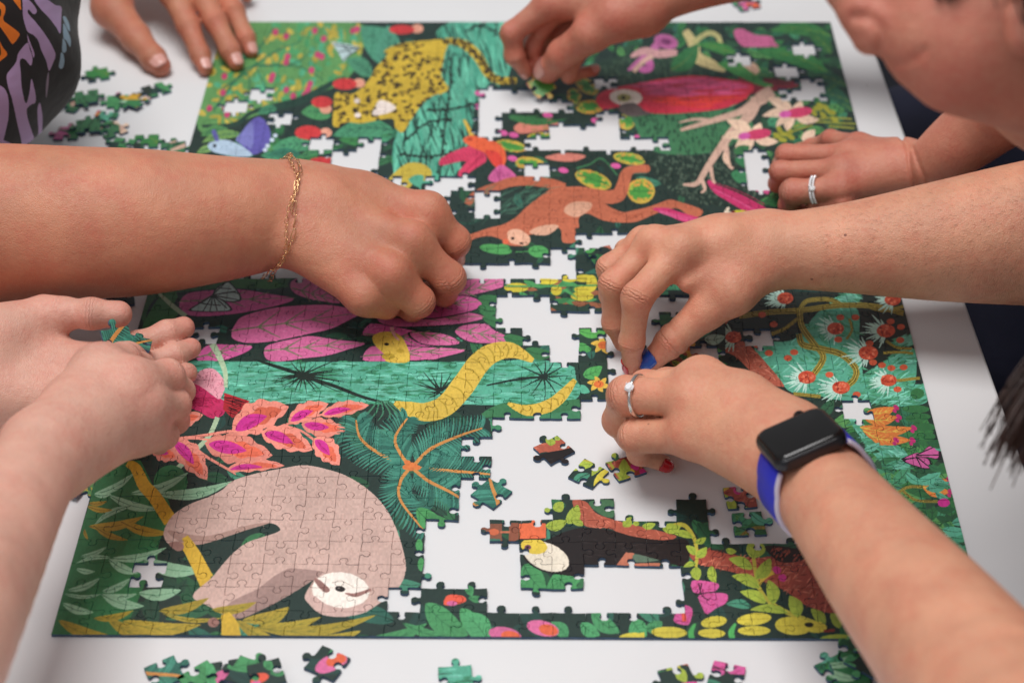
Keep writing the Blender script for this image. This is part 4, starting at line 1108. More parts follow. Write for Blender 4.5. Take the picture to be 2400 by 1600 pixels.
def surface_nets(D, lo, h):
    S_ = D < 0
    c = np.zeros(tuple(n - 1 for n in D.shape), np.int8)
    for i in (0, 1):
        for j in (0, 1):
            for k in (0, 1):
                c += S_[i:D.shape[0] - 1 + i, j:D.shape[1] - 1 + j, k:D.shape[2] - 1 + k]
    I = np.argwhere((c > 0) & (c < 8))
    val = {}
    for i in (0, 1):
        for j in (0, 1):
            for k in (0, 1):
                val[i, j, k] = D[I[:, 0] + i, I[:, 1] + j, I[:, 2] + k]
    acc = np.zeros((len(I), 3)); cnt = np.zeros(len(I))
    for a in val:
        for ax in range(3):
            if a[ax]: continue
            b = list(a); b[ax] = 1; b = tuple(b)
            va, vb = val[a], val[b]
            m = (va < 0) != (vb < 0)
            t = np.where(m, va / np.where(m, va - vb, 1), 0)
            p = np.array(a, float)[None, :].repeat(len(I), 0); p[:, ax] += t
            acc[m] += p[m]; cnt[m] += 1
    V = lo + (I + acc / cnt[:, None]) * h
    vid = np.full(c.shape, -1, np.int64); vid[I[:, 0], I[:, 1], I[:, 2]] = np.arange(len(I))
    F = []
    for ax in range(3):
        o = [(1, 2), (2, 0), (0, 1)][ax]
        sl0 = [slice(1, -1)] * 3; sl1 = [slice(1, -1)] * 3
        sl0[ax] = slice(0, -1); sl1[ax] = slice(1, None)
        A = S_[tuple(sl0)]; B = S_[tuple(sl1)]
        E_ = np.argwhere(A != B)
        if not len(E_): continue
        fl_ = A[E_[:, 0], E_[:, 1], E_[:, 2]]
        base = E_.copy()
        for q in range(3):
            if q != ax: base[:, q] += 1
        def cell(du, dv):
            x = base.copy(); x[:, o[0]] -= du; x[:, o[1]] -= dv
            return vid[x[:, 0], x[:, 1], x[:, 2]]
        Q = np.stack([cell(1, 1), cell(0, 1), cell(0, 0), cell(1, 0)], -1)
        Q[~fl_] = Q[~fl_][:, ::-1]
        F.append(Q)
    F = np.concatenate(F)
    F = F[(F >= 0).all(1)]
    return V, F


def relax(V, F, it=2, lam=0.5):
    E_ = np.concatenate([F[:, [0, 1]], F[:, [1, 2]], F[:, [2, 3]], F[:, [3, 0]]])
    n = len(V); deg = np.bincount(E_.ravel(), minlength=n)[:, None].astype(float); deg[deg == 0] = 1
    for k in range(it):
        for l in (lam, -lam * 1.04):
            s = np.zeros_like(V)
            for ax in range(3):
                s[:, ax] = np.bincount(E_[:, 0], V[E_[:, 1], ax], n) + np.bincount(E_[:, 1], V[E_[:, 0], ax], n)
            V = V + l * (s / deg - V)
    return V


def J(t):
    """(px, py, z mm, r px) -> world position, radius in metres"""
    p = W(t[0], t[1], t[2] / 1000.0)
    return p, t[3] * depth_of(p) / FPX


def skin_mat(name, col, redcol, mole=0.0, hairy=0.0):
    m, nt, b = new_mat(name)
    b.inputs['Roughness'].default_value = 0.52
    b.inputs['Specular IOR Level'].default_value = 0.46
    b.inputs['Subsurface Weight'].default_value = 0.22
    b.inputs['Subsurface Radius'].default_value = (1.0, 0.38, 0.22)
    b.inputs['Subsurface Scale'].default_value = 0.004
    tc = nt.nodes.new('ShaderNodeTexCoord')
    def noise(sc, det, rough=0.6):
        n = nt.nodes.new('ShaderNodeTexNoise'); n.inputs['Scale'].default_value = sc; n.inputs['Detail'].default_value = det
        n.inputs['Roughness'].default_value = rough
        nt.links.new(tc.outputs['Object'], n.inputs['Vector']); return n
    def math_(op, a, b_=None, v=None):
        q = nt.nodes.new('ShaderNodeMath'); q.operation = op
        for i, x in ((0, a), (1, b_)):
            if x is None: continue
            if isinstance(x, (int, float)): q.inputs[i].default_value = x
            else: nt.links.new(x, q.inputs[i])
        return q.outputs[0]
    at = nt.nodes.new('ShaderNodeAttribute'); at.attribute_name = 'red'
    mot = noise(55, 5); mot2 = noise(420, 3)
    f1 = math_('MULTIPLY', math_('SUBTRACT', mot.outputs['Fac'], 0.42), 1.5)
    f = math_('ADD', math_('MULTIPLY', at.outputs['Fac'], 0.75), f1)
    f = math_('ADD', f, math_('MULTIPLY', math_('SUBTRACT', mot2.outputs['Fac'], 0.5), 0.9))
    cl = nt.nodes.new('ShaderNodeClamp'); nt.links.new(f, cl.inputs['Value'])
    mx = nt.nodes.new('ShaderNodeMix'); mx.data_type = 'RGBA'
    mx.inputs['A'].default_value = col; mx.inputs['B'].default_value = redcol
    nt.links.new(cl.outputs[0], mx.inputs['Factor'])
    outc = mx.outputs['Result']
    # pores, freckles and moles
    vo = nt.nodes.new('ShaderNodeTexVoronoi'); vo.inputs['Scale'].default_value = 55
    nt.links.new(tc.outputs['Object'], vo.inputs['Vector'])
    sp = nt.nodes.new('ShaderNodeSeparateColor'); nt.links.new(vo.outputs['Color'], sp.inputs['Color'])
    thr = math_('MULTIPLY', math_('POWER', sp.outputs['Red'], 14.0), 0.10 * mole)
    dot = math_('LESS_THAN', vo.outputs['Distance'], thr)
    m2 = nt.nodes.new('ShaderNodeMix'); m2.data_type = 'RGBA'
    m2.inputs['B'].default_value = (col[0] * .28, col[1] * .2, col[2] * .2, 1)
    nt.links.new(math_('MULTIPLY', dot, 0.8), m2.inputs['Factor']); nt.links.new(outc, m2.inputs['A'])
    big = noise(24, 3); mr_ = nt.nodes.new('ShaderNodeMapRange')
    mr_.inputs['From Min'].default_value = 0.3; mr_.inputs['From Max'].default_value = 0.7; mr_.inputs['To Min'].default_value = 0.86; mr_.inputs['To Max'].default_value = 1.08
    nt.links.new(big.outputs['Fac'], mr_.inputs['Value'])
    sc_ = nt.nodes.new('ShaderNodeVectorMath'); sc_.operation = 'SCALE'
    nt.links.new(m2.outputs['Result'], sc_.inputs[0]); nt.links.new(mr_.outputs['Result'], sc_.inputs['Scale'])
    nt.links.new(sc_.outputs['Vector'], b.inputs['Base Color'])
    # relief: pores, fine criss-cross lines, knuckle wrinkles
    v2 = nt.nodes.new('ShaderNodeTexVoronoi'); v2.inputs['Scale'].default_value = 720; v2.feature = 'DISTANCE_TO_EDGE'
    nt.links.new(tc.outputs['Object'], v2.inputs['Vector'])
    n3 = noise(1500, 2); n4 = noise(170, 4)
    hgt = math_('ADD', math_('MULTIPLY', math_('MINIMUM', v2.outputs['Distance'], 0.25), 0.55), math_('MULTIPLY', n3.outputs['Fac'], 0.35))
    hgt = math_('ADD', hgt, math_('MULTIPLY', n4.outputs['Fac'], 0.9))
    wt = nt.nodes.new('ShaderNodeAttribute'); wt.attribute_name = 'wt'
    wa = nt.nodes.new('ShaderNodeAttribute'); wa.attribute_name = 'wa'
    ph = math_('ADD', wt.outputs['Fac'], math_('MULTIPLY', noise(330, 2).outputs['Fac'], 5.0))
    wr = math_('POWER', math_('ABSOLUTE', math_('SINE', ph)), 0.45)
    hgt = math_('ADD', hgt, math_('MULTIPLY', math_('MULTIPLY', wr, wa.outputs['Fac']), 1.7))
    bp = nt.nodes.new('ShaderNodeBump'); bp.inputs['Strength'].default_value = 0.8; bp.inputs['Distance'].default_value = 0.0009
    nt.links.new(hgt, bp.inputs['Height']); nt.links.new(bp.outputs['Normal'], b.inputs['Normal'])
    rr = nt.nodes.new('ShaderNodeMapRange'); rr.inputs['To Min'].default_value = 0.36; rr.inputs['To Max'].default_value = 0.56
    nt.links.new(mot2.outputs['Fac'], rr.inputs['Value']); nt.links.new(rr.outputs['Result'], b.inputs['Roughness'])
    return m


def flesh(name, mat, limbs, palms, fingers, h=0.0015, kl=0.012, kp=0.011, kf=0.007, extra=(), wr=1.0, bumps=(), veins=(), creases=()):
    """limbs: chains (px,py,z,r); palms: pairs; fingers: chains. Returns a mesh object"""
    allj = [J(t) for ch in list(limbs) + list(palms) + list(fingers) for t in ch] + [(np.array(e[0]), e[1]) for ch in extra for e in ch]
    lo = np.min([p - r for p, r in allj], 0) - 0.008; hi = np.max([p + r for p, r in allj], 0) + 0.008
    f = Field(lo, hi, h)
    for ch in limbs:
        q = [J(t) for t in ch]
        # resample the chain as a smooth curve so the limb has no kinks
        C = catmull(np.array([np.r_[p, r] for p, r in q]), 5) if len(q) > 2 else np.array([np.r_[p, r] for p, r in q])
        for a, b_ in zip(C, C[1:]): f.add_seg(a[:3], b_[:3], a[3], b_[3], 0.002)
    for ch in extra:
        for (a, ra), (b_, rb) in zip(ch, ch[1:]): f.add_seg(np.array(a, float), np.array(b_, float), ra, rb, kl)
    for ch in palms:
        q = [J(t) for t in ch]
        for (a, ra), (b_, rb) in zip(q, q[1:]): f.add_seg(a, b_, ra, rb, kp)
    for t in bumps:
        p, r = J(t); f.add_seg(p, p + 1e-5, r, r, 0.010)
    for ch in veins:
        q = [J(t) for t in ch]
        for (a, ra), (b_, rb) in zip(q, q[1:]): f.add_seg(a, b_, ra, rb, 0.006)
    palm = f.D.copy()
    fj = []
    for ch in fingers:
        q = [J(t) for t in ch]; fj.append(q)
        m = 0.014
        lo_ = np.min([p - r for p, r in q], 0) - m; hi_ = np.max([p + r for p, r in q], 0) + m
        s = f.box(lo_, hi_); G = f.grid(s)
        d = None
        for i, ((a, ra), (b_, rb)) in enumerate(zip(q, q[1:])):
            mid = a + (b_ - a) * 0.5
            rm = (ra + rb) / 2 * 0.95
            e = np.minimum(seg_d(G, a, mid, ra, rm), seg_d(G, mid, b_, rm, rb))
            d = e if d is None else smin(d, e, 0.004)
        f.D[s] = np.minimum(f.D[s], smin(palm[s], d.astype(np.float32), kf))
    V, F = surface_nets(f.D, f.lo, h)
    V = relax(V, F, 2)
    for (cx, cy, cz, cr_), (tx, ty, tz), amp in creases:
        p, r_ = J((cx, cy, cz, cr_)); ax_ = norm(W(tx, ty, tz / 1000) - p)
        t_ = (V - p) @ ax_ + 0.0012 * np.sin((V @ np.array([90.0, 140.0, 60.0]))); d_ = V - p
        rad_ = d_ - ((d_ @ ax_)[:, None]) * ax_; rl = np.linalg.norm(rad_, axis=1) + 1e-9
        g_ = amp * np.exp(-(t_ / 0.0013) ** 2) * (rl < 2.2 * r_)
        V = V - rad_ / rl[:, None] * g_[:, None]
    o = mesh_obj(name, V, F, mat, None, True)
    red = np.zeros(len(V)); wt = np.zeros(len(V)); wa = np.zeros(len(V))
    for q in fj:
        for i, (p, r) in enumerate(q):
            d = np.linalg.norm(V - p, axis=1)
            if i == len(q) - 1: red = np.maximum(red, 0.8 * np.exp(-(d / (1.6 * r)) ** 2))
            else: red = np.maximum(red, 0.6 * np.exp(-(d / (1.45 * r)) ** 2))
            if 0 < i < len(q) - 1:
                ax = norm(q[i + 1][0] - q[i - 1][0]); t = (V - p) @ ax
                a_ = np.exp(-(t / (0.36 * r)) ** 2) * (d < 2.2 * r) * wr * (r < 0.0112)
                ds_ = norm(2 * p - q[i + 1][0] - q[i - 1][0]); a_ = a_ * np.clip(((V - p) @ ds_) / (d + 1e-9) * 1.6, 0, 1)
                k = a_ > wa
                wt[k] = t[k] * 1350; wa = np.maximum(wa, a_)
    for nm, arr in (('red', red), ('wt', wt), ('wa', wa)):
        at = o.data.attributes.new(nm, 'FLOAT', 'POINT'); at.data.foreach_set('value', arr.astype(np.float32))
    o['_j'] = 0; del o['_j']
    return o, fj


def nail(q, dors, mat, parent, w=0.8, ln=1.0, name='fingernail', back=0.9, lift=1.03):
    """curved nail on the last joint of chain q; dors = outward direction of the nail"""
    (a, ra), (t, r) = q[-2], q[-1]
    u = norm(t - a); n = norm(np.asarray(dors) - u * (np.asarray(dors) @ u)); s = np.cross(u, n)
    V, F = [], []
    NU, NV = 9, 9
    for layer, off in ((0, lift), (1, 0.9)):
        for i in range(NU):
            x = i / (NU - 1); al = (-back + (back + 0.78) * x * ln) * r
            sag = 1.0 - 0.26 * max(0, al / r) ** 2
            ww = w * (0.9 + 0.12 * math.sin(math.pi * min(1, x * 1.1)))
            if x > 0.82: ww *= math.sqrt(max(0.05, 1 - ((x - 0.82) / 0.2) ** 2))
            if x < 0.15: ww *= math.sqrt(max(0.2, 1 - ((0.15 - x) / 0.17) ** 2))
            for j in range(NV):
                th = (j / (NV - 1) - 0.5) * 2 * ww
                R_ = r * off * sag * (1 if layer else 1.0)
                rr = ra + (r - ra) * np.clip(1 + al / np.linalg.norm(t - a), 0, 1)
                R_ = rr * off * sag
                V.append(t + u * al + n * R_ * math.cos(th) + s * R_ * math.sin(th))
    for l in (0, 1):
        for i in range(NU - 1):
            for j in range(NV - 1):
                k = l * NU * NV + i * NV + j
                fc = (k, k + 1, k + NV + 1, k + NV)
                F.append(fc if l == 0 else fc[::-1])
    for i in range(NU - 1):
        for j in (0, NV - 1):
            k = i * NV + j; F.append((k, k + NV, k + NV + NU * NV, k + NU * NV))
    for j in range(NV - 1):
        for i in (0, NU - 1):
            k = i * NV + j; F.append((k, k + 1, k + 1 + NU * NV, k + NU * NV))
    o = mesh_obj(name, V, F, mat, None, True)
    return put(o, parent)


def girth(o, c, ax, u, v, n=72, half=0.004):
    co = np.empty(len(o.data.vertices) * 3, np.float32); o.data.vertices.foreach_get('co', co); co = co.reshape(-1, 3).astype(float)
    d = co - c; k = np.abs(d @ ax) < half; d = d[k]
    a = np.arctan2(d @ v, d @ u); r = np.hypot(d @ u, d @ v)
    R = np.zeros(n)
    for i in range(n):
        t = 2 * math.pi * i / n; m = np.abs((a - t + math.pi) % (2 * math.pi) - math.pi) < math.pi / n * 1.6
        R[i] = np.percentile(r[m], 90) if m.any() else np.nan
    g_ = np.isnan(R); R[g_] = np.interp(np.where(g_)[0], np.where(~g_)[0], R[~g_])
    return lambda t: float(np.interp((t % (2 * math.pi)) / (2 * math.pi) * n, np.arange(n + 1), np.r_[R, R[:1]]))


SK1 = skin_mat('warm_skin', lin(204, 138, 108), lin(200, 106, 86), 0.9)
SK2 = skin_mat('fair_skin', lin(222, 170, 150), lin(212, 134, 118), 0.3)
SK3 = skin_mat('rosy_tanned_skin', lin(204, 136, 112), lin(194, 98, 82), 0.9)
SK4 = skin_mat('freckled_skin', lin(222, 160, 129), lin(214, 124, 100), 1.1)
NAILM = simple_mat('bare_nail', lin(222, 164, 152), 0.3, spec=0.5, noise=0.05, nscale=200)
NRED = simple_mat('red_varnish', lin(196, 16, 28), 0.15, spec=0.6, coat=0.6, noise=0.04)
NBLU = simple_mat('blue_varnish', lin(14, 74, 168), 0.14, spec=0.6, coat=0.6, noise=0.04)
UPC = norm(-ray(1200, 800))      # roughly towards the viewer's side of the table, up

# ---- person on the left: printed shirt, resting hand, reaching fist
p_left = empty('person', (-0.45, 0.45, -0.74))
tag(p_left, 'person in black printed shirt, gold bracelet arm reaching over the puzzle, other hand resting', 'person')
armA, fA = flesh('arm', SK1,
    [[(-420, 560, 95, 215), (-200, 540, 88, 200), (0, 522, 80, 183), (200, 523, 78, 176), (350, 520, 74, 167), (520, 512, 68, 144), (665, 500, 62, 122), (760, 505, 60, 112)]],
    [[(700, 450, 64, 72), (850, 470, 64, 60), (1000, 500, 60, 44)], [(700, 490, 64, 75), (965, 566, 60, 40)], [(700, 530, 62, 75), (915, 640, 50, 38)], [(705, 568, 58, 66), (850, 693, 38, 38)], [(1004, 540, 52, 30), (972, 592, 50, 32)], [(966, 602, 48, 32), (922, 664, 40, 31)], [(912, 672, 38, 30), (866, 706, 30, 25)]],
    [[(1000, 503, 60, 43), (1064, 566, 40, 38), (1056, 606, 14, 31), (1022, 612, 8, 25)],
     [(962, 570, 58, 43), (1052, 652, 34, 39), (1040, 686, 14, 31), (1000, 684, 8, 25)],
     [(912, 644, 48, 43), (980, 706, 28, 38), (966, 722, 13, 30), (930, 716, 8, 24)],
     [(850, 696, 38, 38), (906, 716, 24, 30), (896, 726, 12, 23)],
     [(790, 450, 56, 44), (900, 490, 34, 38), (980, 545, 16, 32), (1010, 590, 9, 26)]],
    0.0015, kf=0.009, bumps=[(1006, 494, 62, 34), (966, 560, 62, 33), (914, 634, 52, 31)],
    extra=[[(W(-420, 560, 0.095), 0.053), (np.array([-0.42, 0.36, 0.12]), 0.06), (np.array([-0.52, 0.36, 0.28]), 0.065)]])
put(armA, p_left)
armE, fE = flesh('arm', SK1,
    [[(-60, -560, 110, 130), (120, -350, 90, 110), (250, -200, 70, 86), (300, -140, 62, 70)]],
    [[(300, -140, 62, 60), (400, -28, 46, 34)], [(310, -145, 62, 60), (450, -52, 48, 33)], [(320, -150, 60, 55), (490, -68, 46, 31)], [(330, -160, 55, 50), (520, -85, 40, 27)], [(275, -110, 52, 58), (262, 20, 28, 46)]],
    [[(262, 18, 28, 46), (318, 88, 17, 35), (360, 138, 10, 30), (376, 155, 8, 25)],
     [(400, -28, 44, 34), (441, 60, 26, 27), (470, 130, 12, 23), (481, 160, 7, 18)],
     [(450, -52, 46, 33), (506, 52, 28, 26), (540, 120, 14, 24), (553, 148, 8, 19)],
     [(490, -68, 44, 30), (549, 26, 28, 24), (577, 90, 14, 21), (588, 120, 7, 17)],
     [(520, -85, 40, 26), (558, -50, 28, 21), (574, -22, 15, 18), (578, -8, 8, 15)]],
    0.0018, extra=[[(W(-60, -560, 0.11), 0.045), (np.array([-0.45, 0.95, 0.16]), 0.055), (np.array([-0.56, 0.7, 0.3]), 0.06)]])
put(armE, p_left)
nail(fE[0], (0.1, -0.5, 1), NAILM, armE); nail(fE[1], (0.45, -0.3, 1), NAILM, armE, 0.75); nail(fE[2], (0.45, -0.3, 1), NAILM, armE, 0.75); nail(fE[3], (0.5, -0.2, 1), NAILM, armE, 0.75)

# ---- person at the lower left: upturned palm and picking hand
p_near = empty('person', (-0.45, 0.0, -0.74))
tag(p_near, 'bare armed person holding jigsaw pieces in an upturned palm and picking with the other hand', 'person')
armC, fC = flesh('arm', SK2,
    [[(-560, 960, 70, 165), (-300, 900, 52, 140), (-80, 872, 42, 118)]],
    [[(-60, 815, 42, 84), (190, 846, 36, 40)], [(-60, 860, 40, 98), (200, 870, 34, 48)], [(-60, 900, 38, 92), (200, 910, 30, 46)], [(-50, 930, 36, 82), (190, 948, 28, 42)], [(-20, 800, 54, 92), (108, 743, 57, 50)]],
    [[(105, 742, 57, 49), (150, 735, 59, 38), (215, 735, 60, 36), (278, 736, 58, 32)],
     [(190, 846, 36, 38), (320, 808, 37, 31), (392, 782, 35, 31), (430, 768, 33, 27)],
     [(200, 870, 35, 44), (330, 858, 32, 30), (410, 832, 30, 28), (447, 816, 28, 25)],
     [(200, 910, 30, 42), (330, 915, 27, 28), (410, 890, 25, 27), (438, 874, 24, 25)],
     [(190, 950, 28, 38), (290, 960, 24, 25), (350, 955, 22, 22), (385, 945, 22, 20)]],
    0.0015, kf=0.005, wr=0.5, extra=[[(W(-560, 960, 0.07), 0.041), (np.array([-0.42, 0.1, 0.14]), 0.052), (np.array([-0.5, 0.06, 0.3]), 0.058)]])
put(armC, p_near)
armD, fD = flesh('arm', SK2,
    [[(-330, 1850, 165, 215), (-190, 1580, 145, 190), (-66, 1335, 125, 158), (40, 1160, 110, 116), (100, 1070, 100, 98)]],
    [[(105, 1050, 100, 92), (235, 872, 95, 60)], [(110, 1060, 100, 92), (300, 900, 95, 56)], [(120, 1068, 96, 90), (335, 952, 84, 53)], [(125, 1078, 90, 84), (330, 1008, 70, 48)]],
    [[(235, 874, 95, 58), (288, 845, 86, 42), (328, 862, 66, 35), (344, 892, 50, 27)],
     [(300, 902, 95, 54), (392, 882, 80, 40), (424, 916, 60, 31), (402, 950, 48, 27)],
     [(335, 952, 84, 50), (408, 948, 66, 38), (412, 985, 50, 30), (385, 1000, 42, 26)],
     [(330, 1008, 70, 44), (384, 1018, 56, 33), (372, 1040, 42, 26)],
     [(150, 960, 88, 58), (230, 875, 72, 44), (300, 838, 55, 36), (332, 842, 46, 28)]],
    0.0015, kf=0.014, wr=0.5, extra=[[(W(-330, 1850, 0.165), 0.044), (np.array([-0.36, -0.2, 0.24]), 0.05), (np.array([-0.48, -0.08, 0.36]), 0.058)]])
put(armD, p_near)

# ---- person leaning in at the far right: face, pinching hand, ringed hand
p_far = empty('person', (0.92, 0.5, -0.74))
tag(p_far, 'person in navy leaning over the table edge, face in profile, one hand pinching a piece', 'person')
armF, fF = flesh('arm', SK3,
    [[(1510, 8, 86, 56), (1600, -30, 92, 61), (1700, -60, 100, 67), (1900, -112, 120, 84), (2150, -170, 150, 100)]],
    [[(1500, 0, 86, 58), (1288, 8, 78, 33)], [(1510, 0, 84, 58), (1330, 2, 80, 32)], [(1500, 10, 82, 54), (1372, 14, 72, 30)], [(1500, 30, 80, 50), (1400, 62, 60, 34)], [(1500, 20, 84, 56), (1440, 40, 80, 54)]],
    [[(1288, 10, 78, 34), (1199, 78, 56, 26), (1206, 130, 38, 23), (1233, 168, 20, 17)],
     [(1330, 5, 78, 32), (1272, 62, 56, 25), (1250, 108, 40, 21), (1256, 150, 24, 16)],
     [(1370, 14, 72, 30), (1308, 72, 46, 25), (1286, 120, 28, 21), (1290, 156, 18, 16)],
     [(1398, 62, 60, 26), (1348, 130, 42, 22), (1334, 178, 22, 17), (1392, 165, 20, 14)],
     [(1445, 40, 80, 56), (1386, 78, 68, 45), (1320, 128, 44, 37), (1284, 165, 24, 31)]],
    0.0017, extra=[[(W(2150, -170, 0.15), 0.043), (np.array([0.78, 0.86, 0.24]), 0.055), (np.array([0.86, 0.66, 0.34]), 0.06)]])
put(armF, p_far)
nail(fF[4], (-0.35, -0.6, 0.9), NAILM, armF, 0.85, 1.0); nail(fF[0], (-0.5, -0.5, 0.4), NAILM, armF, 0.75); nail(fF[3], (0.1, -0.6, 0.8), NAILM, armF, 0.8)
armG, fG = flesh('arm', SK3,
    [[(2112, 386, 46, 50), (2160, 396, 50, 54), (2235, 345, 72, 72), (2330, 272, 100, 86), (2480, 165, 150, 104)]],
    [[(2120, 382, 46, 46), (2012, 344, 47, 31)], [(2120, 386, 46, 46), (1992, 364, 49, 31)], [(2120, 392, 46, 48), (1975, 398, 47, 32)], [(2115, 402, 44, 48), (1972, 442, 40, 31)]],
    [[(2012, 342, 46, 28), (1946, 326, 36, 21), (1902, 345, 20, 19), (1870, 352, 10, 17)],
     [(1995, 363, 48, 28), (1842, 362, 36, 23), (1832, 385, 15, 20), (1856, 398, 8, 17)],
     [(1980, 397, 47, 28), (1828, 402, 33, 24), (1822, 430, 14, 20), (1848, 440, 8, 17)],
     [(1972, 441, 42, 30), (1858, 450, 31, 30), (1850, 480, 12, 24), (1872, 488, 8, 19)],
     [(1976, 474, 34, 24), (1912, 486, 22, 19), (1892, 500, 10, 17)]],
    0.0014, creases=[((2136, 392, 48, 52), (2200, 372, 55), 0.0024), ((2158, 394, 50, 54), (2220, 360, 60), 0.0018)], extra=[[(W(2480, 165, 0.15), 0.044), (np.array([0.74, 0.52, 0.22]), 0.052), (np.array([0.84, 0.46, 0.33]), 0.058)]])
put(armG, p_far)

# ---- person on the right: red and blue nails, ring and watch
p_right = empty('person', (0.95, 0.05, -0.74))
tag(p_right, 'person with red and blue nails, ringed watch hand and loose brown hair', 'person')
armB, fB = flesh('arm', SK4,
    [[(2750, 520, 85, 190), (2560, 535, 80, 182), (2400, 548, 76, 166), (2200, 566, 72, 138), (2000, 580, 66, 106), (1850, 586, 62, 88), (1790, 585, 62, 82)]],
    [[(1800, 575, 64, 62), (1700, 575, 70, 58), (1595, 588, 72, 44)], [(1800, 565, 64, 56), (1680, 565, 68, 48), (1532, 572, 69, 36)], [(1790, 565, 62, 55), (1508, 566, 60, 33)], [(1790, 570, 58, 55), (1530, 560, 48, 28)], [(1800, 610, 60, 62), (1712, 684, 52, 56)], [(1720, 630, 60, 52), (1612, 662, 58, 24)]],
    [[(1592, 590, 70, 43), (1493, 697, 60, 36), (1481, 800, 29, 29), (1480, 856, 8, 22)],
     [(1532, 575, 68, 36), (1437, 667, 52, 33), (1441, 755, 25, 29), (1462, 800, 9, 25)],
     [(1508, 566, 60, 32), (1428, 627, 45, 29), (1432, 692, 22, 26), (1450, 740, 8, 22)],
     [(1530, 558, 50, 28), (1468, 588, 38, 26), (1452, 640, 16, 22), (1460, 680, 8, 19)],
     [(1714, 682, 52, 56), (1656, 727, 41, 45), (1573, 800, 23, 37), (1526, 846, 10, 27)]],
    0.0014, creases=[((1573, 800, 23, 37), (1656, 727, 41), 0.0009), ((1592, 784, 27, 38), (1656, 727, 41), 0.0006)], bumps=[(1596, 582, 76, 40), (1530, 566, 74, 34)],
    extra=[[(W(2750, 520, 0.085), 0.05), (np.array([0.82, 0.3, 0.14]), 0.056), (np.array([0.88, 0.24, 0.3]), 0.06)]])
put(armB, p_right)
nail(fB[4], (-0.50, -0.52, 0.6), NBLU, armB, 0.92, 1.1, back=0.75, lift=1.09); nail(fB[0], (-0.95, -0.25, 0.25), NRED, armB, 0.95, 1.25, back=0.7, lift=1.09)
armH, fH = flesh('arm', SK4,
    [[(2620, 2020, 205, 250), (2330, 1650, 150, 205), (2210, 1495, 125, 180), (2100, 1362, 108, 156), (2010, 1250, 96, 134), (1905, 1118, 82, 110), (1850, 1060, 78, 98)]],
    [[(1850, 1015, 80, 82), (1740, 940, 78, 62), (1648, 890, 72, 48)], [(1850, 1040, 80, 86), (1632, 905, 73, 46)], [(1850, 1060, 80, 88), (1615, 932, 72, 48)], [(1830, 1095, 74, 84), (1625, 1022, 58, 50)], [(1850, 1075, 78, 86), (1640, 985, 66, 50)]],
    [[(1650, 888, 72, 45), (1562, 898, 50, 35), (1534, 950, 22, 28), (1530, 985, 8, 24)],
     [(1632, 902, 72, 45), (1512, 905, 54, 37), (1482, 960, 24, 30), (1492, 1000, 9, 25)],
     [(1615, 932, 72, 47), (1468, 926, 60, 45), (1450, 985, 32, 37), (1474, 1028, 12, 29)],
     [(1625, 1020, 58, 48), (1490, 1022, 42, 40), (1500, 1060, 22, 29), (1556, 1086, 11, 20)],
     [(1760, 950, 70, 58), (1680, 930, 46, 45), (1600, 950, 24, 36), (1560, 962, 11, 28)]],
    0.0015, bumps=[(1640, 888, 76, 42), (1618, 930, 76, 42), (1626, 1018, 62, 42)],
    extra=[[(W(2620, 2020, 0.205), 0.046), (np.array([0.84, -0.1, 0.33]), 0.06)]])
put(armH, p_right)
nail(fH[3], (0.5, -0.8, 0.1), NRED, armH, 0.9, 1.2)
# ------------------------------------------------------------------ clothing and bodies beyond the frame
def cloth_mat(name, col, bump=0.0012, rough=0.85):
    return simple_mat(name, col, rough, noise=0.12, nscale=30, bump=bump, bscale=90)


def blob(name, mat, chains, h, k, parent, it=3):
    pts = [(np.array(p, float), r) for ch in chains for p, r in ch]
    f = Field(np.min([p - r for p, r in pts], 0) - 3 * h, np.max([p + r for p, r in pts], 0) + 3 * h, h)
    for ch in chains:
        for (a, ra), (b_, rb) in zip(ch, ch[1:]):
            f.add_seg(np.array(a, float), np.array(b_, float), ra, rb, k)
    V, F = surface_nets(f.D, f.lo, h)
    V = relax(V, F, it)
    o = mesh_obj(name, V, F, mat, None, True)
    put(o, parent)
    return o


M_NAVY = cloth_mat('navy_cotton', lin(26, 28, 50))
M_NAVY2 = cloth_mat('black_navy_cotton', lin(20, 21, 34))
M_GREY = cloth_mat('grey_knit', lin(96, 100, 110))
# far right person
blob('trousers', M_NAVY, [[((0.98, 0.66, -0.20), 0.10), ((0.60, 0.66, -0.15), 0.085), ((0.56, 0.66, -0.50), 0.06)], [((0.98, 0.46, -0.20), 0.10), ((0.60, 0.44, -0.15), 0.085), ((0.56, 0.44, -0.50), 0.06)]], 0.010, 0.04, p_far)
blob('shirt', M_NAVY2, [[((0.98, 0.56, -0.20), 0.16), ((0.93, 0.56, 0.05), 0.15), ((0.86, 0.56, 0.34), 0.13)], [((0.86, 0.66, 0.34), 0.085), ((0.80, 0.84, 0.27), 0.066)], [((0.86, 0.46, 0.34), 0.085), ((0.765, 0.51, 0.25), 0.064)]], 0.010, 0.05, p_far)
# near right person
blob('trousers', M_NAVY, [[((1.0, 0.20, -0.20), 0.10), ((0.61, 0.22, -0.16), 0.088), ((0.57, 0.22, -0.50), 0.06)], [((1.0, 0.0, -0.20), 0.10), ((0.62, 0.0, -0.16), 0.088), ((0.58, 0.0, -0.50), 0.06)]], 0.010, 0.04, p_right)
blob('shirt', M_NAVY2, [[((1.0, 0.10, -0.20), 0.16), ((0.96, 0.10, 0.05), 0.15), ((0.90, 0.10, 0.34), 0.13)], [((0.90, 0.20, 0.34), 0.085), ((0.84, 0.29, 0.18), 0.064)], [((0.90, 0.0, 0.34), 0.085), ((0.74, -0.12, 0.27), 0.064)]], 0.010, 0.05, p_right)
